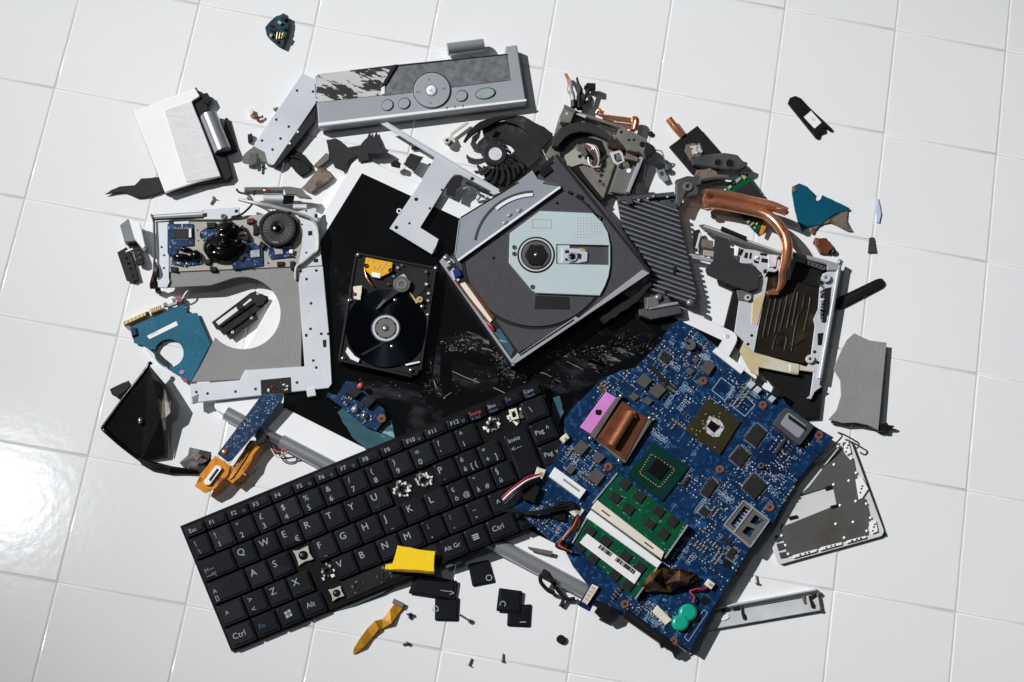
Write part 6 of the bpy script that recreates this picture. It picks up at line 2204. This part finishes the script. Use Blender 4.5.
# ------------------------------------------------------------------ aluminium back plate with smoked panel
def build_back_plate():
    t = thing('cover_plate', 830, 500, 0, 'bent aluminium cover plate with dark smoked panel, sticking out right of the motherboard', 'cover plate')
    V = Zc(760, 425, 140 / 658)
    z = .0038
    m = M()
    m.plate(rnd(V(180, 180, 385, 75, 432, 85, 585, 500, 575, 522, 100, 655, 78, 640, 50, 540), 2), z - .001, .0016, mat('cover_alu', (228, 229, 231), .4, .2, .05, 30), c=.0004)
    m.build('plate', t)
    m = M()
    m.plate(V(230, 290, 380, 95, 395, 130, 420, 160, 440, 155, 455, 240, 470, 330, 500, 350, 520, 440, 505, 480, 510, 515, 150, 612, 105, 478, 360, 375, 342, 285, 180, 335), z, .0006, smoke, c=.0001)
    m.plate(V(92, 470, 112, 465, 160, 610, 130, 618), z - .0001, .0004, smoke, c=.0001)
    m.build('smoked_panel', t)
    for q in (V(70, 520, 105, 512, 112, 540, 78, 552), V(78, 558, 118, 552, 122, 580, 88, 592), V(90, 600, 128, 594, 132, 622, 98, 628)):
        one('pocket', t, 'plate', q, z - .0002, .0006, tray_m)
    for q in (V(305, 290, 338, 282, 342, 296, 308, 306), V(330, 380, 368, 370, 370, 384, 334, 394), V(135, 430, 175, 422, 178, 434, 138, 444)):
        one('clip_slot', t, 'plate', q, z + .0008, .0008, rubber)
    for x, y in V(348, 186, 346, 280, 376, 378, 356, 465, 438, 456, 452, 225, 428, 158, 418, 262, 450, 358, 500, 370, 520, 436, 502, 498, 396, 530, 102, 520, 120, 565, 133, 606, 366, 100, 92, 475):
        one('rivet', t, 'dome', x, y, z + .0001, 1.5, 1.5, .0008, silver_lt, 0, 10, 3)
    m = M()
    m.tube([(*V(431, 84)[0], .0016), (*V(506, 290)[0], .0016), (*V(578, 494)[0], .0016), (*V(568, 516)[0], .0016), (*V(420, 560)[0], .0016), (*V(260, 606)[0], .0016), (*V(104, 650)[0], .0016)], .0009, tray_d, 6, 3)
    m.build('dark_edge', t)
    for q in (V(385, 85, 415, 75, 430, 130, 410, 140), V(450, 255, 480, 245, 510, 300, 480, 345, 465, 350), V(512, 455, 545, 450, 555, 500, 530, 510),
              V(160, 625, 265, 595, 270, 582, 155, 612), V(285, 590, 385, 562, 385, 550, 285, 575), V(410, 555, 500, 530, 500, 520, 412, 542)):
        k = M()
        k.plate(q, z + .0008, .0012, white_pl, c=.0002)
        c = (sum(p[0] for p in q) / len(q), sum(p[1] for p in q) / len(q))
        for dx, dy in ((-2, 1.5), (1.6, -1), (0, 0)):
            p = (c[0] + dx * (2.4 if q[0][1] > 540 else .6), c[1] + dy * (1 if q[0][1] > 540 else 2.6))
            if inside(p, q):
                k.plate(rect(*p, 1.8, 1.5, -16), z + .001, .0002, rubber, c=.00003)
        k.build('edge_clip', t)
    m = M()
    m.tube([(*V(258, 178)[0], .010), (*V(320, 120)[0], .011), (*V(385, 55)[0], .009), (*V(366, 36)[0], .008), (*V(400, 48)[0], .009), (*V(440, 70)[0], .010), (*V(465, 88)[0], .009), (*V(458, 108)[0], .008), (*V(440, 100)[0], .007)], .0007, mat('dark_spring_wire', (60, 58, 56), .35, .5), 6, 4)
    m.build('spring_wire', t)


build_back_plate()


# ------------------------------------------------------------------ aluminium rail at the lower right
def build_rail():
    t = thing('aluminium_rail', 765, 605, 0, 'narrow white metal rail with dark hooks, sticking out below the motherboard', 'metal rail')
    V = Zc(640, 530, 200 / 1024)
    z = .0045
    m = M()
    m.plate(V(300, 405, 905, 302, 928, 412, 340, 516, 280, 520), z - .002, .003, mat('rail_grey', (216, 218, 221), .4, .2), c=.0005)
    m.build('channel', t)
    m = M()
    m.plate(band(V(380, 402)[0], V(905, 305)[0], 2.2), z + .0004, .002, alu, c=.0005)
    m.plate(band(V(380, 410)[0], V(905, 318)[0], 1), z - .0004, .001, alu_dark, c=.0002)
    m.plate(band(V(390, 420)[0], V(830, 343)[0], 1.1), z - .0010, .0008, alu_dark, c=.0002)
    m.plate(band(V(340, 513)[0], V(925, 412)[0], .6), z - .0016, .001, alu_dark, c=.0002)
    m.plate(band(V(908, 305)[0], V(926, 410)[0], 1), z - .0006, .002, alu_dark, c=.0002)
    m.build('rim', t)
    for q in (V(518, 392, 530, 388, 532, 420, 545, 440, 545, 460, 530, 460, 520, 430), V(862, 338, 905, 325, 905, 340, 880, 355, 898, 385, 895, 402, 880, 400, 872, 370)):
        one('hook', t, 'plate', rnd(q, 1), z - .0008, .0012, tray_d)
    for q in (V(418, 408, 460, 400, 462, 412, 420, 422), V(475, 395, 510, 390, 510, 408, 478, 412), V(912, 305, 928, 320, 922, 332, 910, 325), V(920, 400, 932, 402, 928, 414, 918, 414), V(828, 338, 846, 334, 850, 378, 842, 378)):
        one('clip', t, 'plate', jag(q, .2, 3), z - .0006, .0014, alu_dark if q[0][0] > 800 else tray_d)
    m = M()
    m.plate(jag(V(400, 445, 455, 430, 460, 450, 435, 465, 395, 462), .3, 3), z - .0012, .001, silver_lt)
    m.build('bent_tab', t)


build_rail()


# ------------------------------------------------------------------ left hand side: hinge block, perforated clips, teal board
T3 = Zc(110, 210, 50 / 455)
t = thing('hinge_block', 132, 250, 0, 'silver hinge block with dark perforated clips, left of the torn chassis plate', 'hinge')
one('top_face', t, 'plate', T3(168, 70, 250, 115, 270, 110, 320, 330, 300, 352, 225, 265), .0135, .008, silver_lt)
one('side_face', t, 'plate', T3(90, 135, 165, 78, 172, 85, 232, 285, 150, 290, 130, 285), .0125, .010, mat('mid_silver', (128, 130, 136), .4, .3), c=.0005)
one('pin', t, 'dome', *T3(322, 358)[0], .002, 2.4, 2.2, .004, tray_d)
m = M()
m.plate(T3(65, 385, 150, 335, 200, 420, 260, 632, 235, 640, 210, 655, 150, 640), .0035, .002, mat('blackened_steel', (44, 42, 38), .35, .4, .25, 80), [circ(*T3(x, y)[0], 1.5, 10) for x, y in ((152, 440), (172, 488), (190, 535), (208, 598))], c=.0003)
m.build('perforated_strip', t)
m = M()
m.plate(rnd(T3(150, 290, 205, 265, 270, 330, 310, 440, 305, 490, 270, 500, 238, 490, 220, 400, 165, 330), 1), .0065, .003, MATS['blackened_steel'], c=.0006)
m.plate(T3(140, 372, 200, 345, 215, 358, 145, 385), .0072, .001, silver_lt)
m.plate(T3(200, 378, 215, 372, 240, 460, 228, 466), .0069, .0006, alu_dark)
for i in range(5):
    m.plate(rect(*T3(252 + i * 6, 365 + i * 22)[0], 2.6, .9, -20), .0071, .0006, alu_dark if i % 2 else tray_d, c=.0001)
m.build('crimped_clip', t)

V4 = Zc(115, 290, 100 / 682)
t = thing('teal_circuit_board', 168, 345, 0, 'teal circuit board with large round hole and gold connectors, at the left edge', 'circuit board')
m = M()
m.plate(V4(105, 250, 480, 92, 475, 125, 492, 130, 488, 155, 510, 160, 560, 155, 652, 365, 520, 622, 480, 610, 370, 545, 355, 500, 265, 405, 230, 405, 190, 375, 130, 360), .0035, .0014, teal_d, [circ(*V4(368, 430)[0], 14.6, 36)], c=.0002)
for i in range(150):
    x, y = random.uniform(125, 640), random.uniform(110, 600)
    p = V4(x, y)[0]
    if inside(p, V4(130, 260, 470, 115, 560, 165, 640, 365, 515, 605, 380, 540, 470, 480, 480, 400, 420, 330, 330, 320, 240, 390, 140, 350)):
        m.plate(rect(*p, random.uniform(.4, 1.3), random.uniform(.3, .6), random.choice((-23, 67))), .00355, .00004, mat('teal_mark', (70, 150, 168), .5), c=.00001)
m.build('board', t)
m = M()
m.plate(V4(218, 312, 418, 212, 430, 240, 235, 335), .0038, .0002, label_m, c=.00003)
for i in range(7):
    m.plate(rect(*V4(244 + i * 7, 304 - i * 3.5)[0], .6, 2, -25), .00385, .00004, grey_w, c=.00001)
m.build('label', t)
for q in (V4(55, 215, 208, 148, 215, 172, 62, 242), V4(235, 128, 315, 100, 325, 130, 245, 160)):
    k = M()
    k.plate(q, .0065, .006, gold, c=.0004)
    for i in range(12):
        f = (i + .5) / 12
        a = (q[0][0] * (1 - f) + q[1][0] * f, q[0][1] * (1 - f) + q[1][1] * f)
        b = (q[3][0] * (1 - f) + q[2][0] * f, q[3][1] * (1 - f) + q[2][1] * f)
        k.plate(band((a[0] * .8 + b[0] * .2, a[1] * .8 + b[1] * .2), (a[0] * .2 + b[0] * .8, a[1] * .2 + b[1] * .8), .7), .0067, .0002, cream_pl if i % 2 else brown_mt, c=.00003)
    k.build('gold_connector', t)
for q, mt in ((V4(208, 150, 230, 142, 238, 165, 218, 172), tray_d), (V4(325, 90, 350, 82, 362, 105, 335, 115), alu_dark), (V4(355, 100, 420, 75, 425, 95, 365, 115), solder), (V4(385, 60, 405, 52, 415, 75, 395, 82), alu_dark), (V4(410, 45, 450, 38, 465, 60, 450, 85, 425, 78), mat('dusty_pink_block', (150, 84, 96), .5)),
              (V4(60, 238, 100, 245, 118, 265, 90, 270), alu_dark), (V4(105, 262, 140, 255, 150, 300, 115, 320), navy_b), (V4(445, 600, 490, 605, 500, 622, 470, 625), MATS['dusty_pink_block'])):
    one('pin_block', t, 'plate', jag(q, .3, 3), .0056, .003, mt)
m = M()
m.plate(V4(265, 408, 290, 432, 350, 480, 368, 530, 350, 520, 275, 460), .0042, .003, rubber)  # black sliver painting the shade under the split rim
m.plate(V4(190, 380, 230, 400, 355, 515, 360, 535, 300, 500, 250, 450), .0032, .003, alu)
m.build('split_rim_and_shade', t)
p = V4(456, 560)[0]
one('eyelet', t, 'ring', *p, .0042, .8, 2.2, .0006, pink, 14)
m = M()
m.tube([(*V4(460, 60)[0], .006), (*V4(480, 25)[0], .008), (*V4(505, -5)[0], .007)], .0006, white_pl)
m.build('wire', t)

# black bracket seen through the hole of the chassis plate
E_ = Zc(90, 170)
t = thing('perforated_bracket', 240, 313, 0, 'dark slotted bracket lying on white tile inside the curved chassis opening', 'bracket')
bs = MATS['blackened_steel']
m = M()
m.plate(E_(487, 608, 640, 492, 662, 484, 690, 498, 712, 505, 714, 525, 690, 550, 665, 568, 672, 596, 560, 672, 545, 655, 535, 660, 520, 640, 505, 636), .005, .0014, bs,
        [E_(502, 606, 585, 545, 600, 556, 515, 622), E_(610, 538, 640, 512, 650, 520, 618, 550)], c=.0003)
m.build('plate', t)
m = M()
m.plate(band(E_(520, 625)[0], E_(655, 530)[0], 1.6), .0068, .002, bs, c=.0003)
m.plate(band(E_(545, 650)[0], E_(668, 560)[0], 1.4), .0068, .002, rubber, c=.0003)
m.plate(E_(585, 550, 608, 535, 618, 548, 596, 562), .0072, .002, rubber)
m.plate(rnd(E_(655, 500, 690, 495, 708, 512, 690, 540, 665, 545), 1), .0072, .002, tray_d)
m.build('ridge', t)
for x, y in E_(570, 648, 645, 590, 672, 494):
    one('hole_rim', t, 'ring', x, y, .0056, .8, 1.6, .0006, silver_lt, 10)


# ------------------------------------------------------------------ wrecked black plate
def build_wreck():
    t = thing('crumpled_black_panel', 145, 420, 0, 'crumpled glossy black panel with a steel stud, standing on edge at lower left', 'crumpled panel')
    I = Zc(90, 330)
    gl = mat('wrecked_black_panel', (14, 14, 14), .2, .1, .3, 30, .25, 60)
    hi = mat('bent_dark_metal', (104, 100, 94), .5, .4, .35, 60, .4, 150, second=(30, 28, 26), thr=(.46, .56, 60))
    P3 = lambda x, y, z: (*I(x, y)[0], z)
    A, B, Cc, D3 = P3(235, 140, .017), P3(50, 390, .006), P3(205, 522, .0035), P3(300, 500, .0055)
    E3, F3, R3 = P3(285, 350, .0125), P3(325, 278, .016), P3(262, 240, .015)
    m = M()
    m.facets([A, B, Cc, D3, E3, R3], [(0, 1, 2), (0, 2, 4), (2, 3, 4), (0, 4, 5)], gl)
    m.build('front_face', t, solid=.0012)
    m = M()
    m.facets([P3(237, 142, .017), F3, P3(302, 350, .0125), P3(285, 350, .0125), R3, P3(312, 500, .0045), P3(296, 215, .0125), P3(322, 330, .0135)],
             [(0, 6, 1), (0, 4, 6), (4, 3, 6), (6, 3, 2), (6, 2, 7), (6, 7, 1), (3, 5, 2)], hi)
    m.build('bent_side', t, solid=.0008)
    m = M()
    m.tube([B, P3(140, 265, .0115), P3(200, 190, .015), A, P3(240, 132, .0165), P3(246, 138, .016)], .0014, gl, 8, 4)
    m.tube([B, P3(60, 404, .009), P3(130, 465, .0065), Cc], .0016, gl, 8, 4)
    m.build('rolled_edge', t)
    for i in range(3):
        m = M()
        dz = .0065 - i * .0018
        m.plate([P3(190 + i * 6, 510 + i * 8, dz + .002)[:3], P3(250, 524 + i * 9, dz), P3(330, 545 + i * 9, dz), P3(440, 560 + i * 5, dz - .001), P3(440, 566 + i * 5, dz - .001), P3(320, 556 + i * 9, dz), P3(240, 540 + i * 9, dz), P3(195 + i * 5, 522 + i * 8, dz)], .004, .0006, gl, c=.0001)
        m.build('folded_layer', t)
    m = M()
    m.plate(jag(I(80, 238, 110, 222, 155, 200, 162, 215, 150, 240, 110, 268, 88, 258), .5, 3), .006, .003, black_pl)
    m.build('side_tab', t)
    m = M()
    x, y = I(203, 364)[0]
    zz = .0092
    m.dome(x, y, zz, 3.2, 3.6, .003, chrome, 0, 14, 5)
    m.dome(x - .3, y + 2.2, zz, 1.8, 1.8, .003, copper, 0, 12, 4)
    m.build('stud', t)
    m = M()
    pts = [P3(360, 530, .006), P3(395, 500, .011), P3(400, 470, .012), P3(440, 480, .014), P3(485, 490, .009), P3(470, 520, .011), P3(430, 545, .006), P3(380, 552, .005), P3(425, 505, .016)]
    m.facets(pts, [(0, 1, 8), (1, 2, 8), (2, 3, 8), (3, 4, 8), (4, 5, 8), (5, 6, 8), (6, 7, 8), (7, 0, 8)], mat('crumpled_steel', (170, 168, 164), .22, .7, .3, 80, .5, 130))
    m.build('crumpled_connector', t, solid=.0008)
    m = M()
    m.plate(jag(I(405, 500, 430, 488, 450, 500, 428, 525), .4, 3), .0168, .0018, brown_mt)
    m.plate(I(455, 500, 485, 495, 478, 560, 440, 572, 430, 560), .0075, .003, tray_d)
    m.build('connector_core', t)


build_wreck()


# ------------------------------------------------------------------ blue strip board with orange flex
I = Zc(90, 330)
t = thing('strip_board', 245, 430, .002, 'narrow blue strip board with copper dot, leaning across the silver hinge tube', 'circuit board')
zs = lambda x, y: .0165 + .00009 * (460 - y) * .3
m = M()
q = I(690, 255, 775, 262, 765, 290, 575, 512, 548, 525, 510, 495)
m.plate(q, zs, .0012, blue_b, c=.0002)
for i in range(420):
    x, y = random.uniform(215, 285), random.uniform(394, 460)
    if inside((x, y), I(690, 262, 765, 266, 755, 288, 590, 480, 560, 470, 530, 480)):
        if i % 3:
            m.plate(rect(x, y, random.uniform(.6, 1.8), random.uniform(.5, .9), random.choice((-48, 42))), lambda x, y: zs(x, y) + .00006, .00005, silk, c=.00001)
        else:
            m.plate(rect(x, y, random.uniform(.6, 1.5), random.uniform(.5, .9), random.choice((-48, 42))), lambda x, y: zs(x, y) + .0006, .0009, random.choice((chip, solder, cream_pl)), c=.0001)
m.build('board', t)
p = I(540, 488)[0]
one('copper_dot', t, 'dome', *p, zs(*p), 3.4, 3.4, .0012, copper, 0, 18, 4)
one('white_edge', t, 'plate', I(508, 498, 515, 492, 560, 515, 575, 512, 556, 536), lambda x, y: zs(x, y) - .001, .0012, label_m)

t = thing('orange_flex_cable', 222, 465, .001, 'crumpled orange flex cable with white connector, below the blue strip board', 'flex cable')
m = M()
m.plate(jag(I(500, 502, 560, 540, 552, 580, 500, 635, 462, 652, 418, 625, 448, 570), .3, 4), lambda x, y: .012 - .00008 * (478 - y) * 0, .0008, orange, c=.0002)
m.build('film', t)
m = M()
m.plate(jag(I(640, 440, 680, 445, 684, 465, 655, 500, 640, 540, 600, 590, 572, 614, 545, 595, 560, 560, 590, 520), .3, 4), .0105, .0008, orange, c=.0002)
for i in range(3):
    m.tube([(*I(655 - i * 12, 455 + i * 5)[0], .0112), (*I(610 - i * 10, 530 + i * 4)[0], .0112), (*I(570 - i * 5, 590 + i * 4)[0], .0112)], .0005, amber)
m.build('second_film', t)
m = M()
m.plate(rnd(I(455, 605, 505, 540, 522, 545, 528, 556, 480, 620, 462, 620), .6), .0145, .0025, white_pl, c=.0004)
m.plate(I(475, 598, 508, 553, 516, 558, 482, 606), .0148, .0003, tray_d, c=.0001)
m.build('connector', t)
m = M()
m.plate(jag(I(660, 420, 690, 400, 710, 420, 700, 450, 670, 460), .4, 3), .0125, .004, rubber)
m.build('black_tape', t)
m = M()
m.plate(I(620, 562, 630, 560, 642, 570, 668, 535, 672, 545, 645, 578), .0012, .0008, label_m)
tag(m.build('paper_corner'), 'tiny white angle scrap in the shade beside the orange flex cable', 'scrap')

# amber flex lying alone at the bottom
K5 = Zc(170, 512)
t = thing('amber_flex_cable', 378, 626, 0, 'twisted amber flex cable lying alone on the tiles below the keyboard', 'flex cable')
m = M()
zz = {0: .0008}
L_, R_ = K5(905, 358, 880, 390, 850, 428, 820, 435, 790, 465, 760, 505, 735, 545, 732, 568), K5(935, 378, 915, 405, 885, 445, 850, 466, 835, 468, 810, 500, 775, 540, 742, 566)
hs = [.0025, .0034, .0024, .0040, .0026, .0040, .002, .0008]
hr = [.002, .0014, .0040, .0014, .0040, .0018, .003, .0008]
pts = [(*L_[i], hs[i]) for i in range(8)] + [(*R_[i], hr[i]) for i in range(8)]
m.facets(pts, [(i, i + 1, 9 + i) for i in range(7)] + [(i, 9 + i, 8 + i) for i in range(7)], amber)
m.build('film', t, solid=.0004)
one('stiffener', t, 'plate', K5(895, 345, 938, 365, 930, 385, 888, 365), .0034, .001, brown_mt)


# ------------------------------------------------------------------ small loose bits
A = Zc(90, 60)
t = thing('board_fragment', 277, 29, 0, 'small broken circuit board fragment with gold pins, alone at the top left', 'board fragment')
m = M()
V1 = Zc(256, 0)
m.plate(jag(V1(35, 108, 80, 65, 110, 52, 130, 62, 132, 95, 120, 150, 105, 186, 70, 170, 42, 140), .4, 4), .005, .0014, mat('dark_teal_fragment', (22, 58, 72), .4, 0, .3, 90))
m.build('board', t)
for i in range(4):
    one('pin', t, 'tube', [(*V1(86 + i * 11, 128 + i * 2)[0], .0066), (*V1(82 + i * 10, 158 - i * 2)[0], .006)], .0006, gold, 6, 1)
for x, y, wd, ht, mt in ((70, 118, 6, 4, chip), (95, 90, 4, 3, solder), (112, 72, 4, 4, chip), (62, 100, 3, 2, navy_b), (110, 110, 4, 3, MATS['dark_teal_fragment']), (80, 160, 4, 2.4, chip), (60, 140, 3, 3, solder), (110, 140, 3, 5, brown_mt)):
    one('component', t, 'plate', jag(rect(*V1(x, y)[0], wd, ht, 30), .3, 3), .0075, .0024, mt)

t = thing('plug_with_leads', 255, 114, 0, 'tiny white plug with short red and black leads, left of the punched bracket', 'plug')
one('plug', t, 'plate', jag(A(632, 200, 650, 192, 655, 210, 640, 222), .2, 3), .004, .0035, cream_pl)
for i, mt in enumerate((red_d, rubber, brown_mt)):
    one('lead', t, 'tube', [(*A(645 + i * 3, 212 + i * 2)[0], .003), (*A(652 + i * 3, 228)[0], .004), (*A(672, 236 - i * 4)[0], .003), (*A(692, 222 + i * 4)[0], .002)], .0007, mt)
m = M()
m.plate(rnd(A(630, 298, 648, 292, 650, 318, 632, 328), .6), .004, .0035, rubber)
tag(m.build('rubber_foot'), 'small black rubber block left of the punched bracket', 'rubber block')
m = M()
m.plate(A(732, 192, 752, 186, 752, 194, 735, 200), .002, .0015, brown_mt)
tag(m.build('metal_crumb'), 'tiny brown metal crumb touching the left side of the punched bracket', 'metal crumb')

# screws
steel_d = mat('dark_screw_steel', (112, 110, 108), .35, .5, .1, 90)
GS = 'loose screws'


def screw(px, py, ang, ln, r, label, mt=None, up=False):
    """lying screw: head at (px,py), shaft of ln pixels towards ang (image degrees)"""
    mt = mt or steel_d
    c, s_ = math.cos(math.radians(ang)), math.sin(math.radians(ang))
    t = thing('screw', px, py, 0, label, 'screw', GS)
    r *= .75
    hr = r * PX
    one('head', t, 'tube', [(px, py, hr), (px + c * r * .55, py + s_ * r * .55, hr)], hr, mt, 14, 1)
    k = M()
    n = max(3, int(ln / .9))
    k.tube([(px + c * (r * .5 + ln * i / 16), py + s_ * (r * .5 + ln * i / 16), hr * (.75 - .3 * i / 16)) for i in range(17)], [hr * ((.50 if i % 2 else .43) if i < 16 else .2) for i in range(17)], mt, 10, 1)
    k.build('shaft', t)
    return t


K6 = Zc(360, 512)
screw(262.2, 165.8, 92, 7, 2.4, 'short grey screw pointing down, below the crushed end of the punched bracket')
screw(214.2, 197.2, 118, 7, 2.6, 'grey screw between the white touch panel and the chassis plate')
screw(757, 583.5, -98, 7.5, 2.6, 'grey screw between the smoked cover plate and the white rail', alu_dark)
screw(468.6, 665.6, -66, 7, 2.4, 'left of the two dark screws at the bottom edge')
screw(502, 661.5, -84, 7.5, 2.2, 'right of the two dark screws at the bottom edge')
screw(*K6(440, 436)[0], 212, 12, 2.8, 'long dark screw next to the loose D keycap')
screw(*K6(197, 405)[0], 82, 4, 3.6, 'stubby dark screw with wide head, right of the amber flex cable', tray_m)
screw(*K6(192, 524)[0], 160, 4.6, 2.6, 'stubby dark screw standing below the amber flex cable', tray_m)
screw(*D(126, 540)[0], 35, 4, 2.8, 'tiny grey screw below the copper pipes, above the silver tray', alu_dark)
washer(*K6(804, 508)[0], 1.4, 4.4, .0028, black_pl, 'black washer alone on the tiles at the bottom, right of the I keycap')

# dark clip on the tiles by the lower hinge tube
T5 = Zc(510, 470, 90 / 438)
m = M()
m.tube([(*T5(150, 510)[0], .012), (*T5(150, 545)[0], .009), (*T5(185, 585)[0], .006), (*T5(215, 600)[0], .005)], .0016, black_mt, 8, 4)
m.tube([(*T5(195, 520)[0], .012), (*T5(210, 555)[0], .008), (*T5(245, 600)[0], .005), (*T5(275, 628)[0], .004), (*T5(315, 625)[0], .003)], .0015, black_mt, 8, 4)
m.tube([(*T5(262, 625)[0], .004), (*T5(255, 645)[0], .003), (*T5(245, 665)[0], .0025)], .0015, black_mt, 8, 3)
m.plate(jag(T5(150, 510, 165, 480, 185, 490, 195, 520, 230, 535, 215, 545, 190, 540, 165, 525), .4, 3), .0145, .003, black_mt)
tag(m.build('bent_wire_clip'), 'dark bent plastic clip beside the lower silver hinge tube', 'plastic clip')
m = M()
m.plate(rnd(T5(85, 372, 140, 382, 210, 395, 205, 415, 160, 405, 95, 388), 1), .0125, .0012, alu_dark)
tag(m.build('metal_tongue'), 'thin grey metal tongue lying on the lower silver hinge strip', 'metal strip')
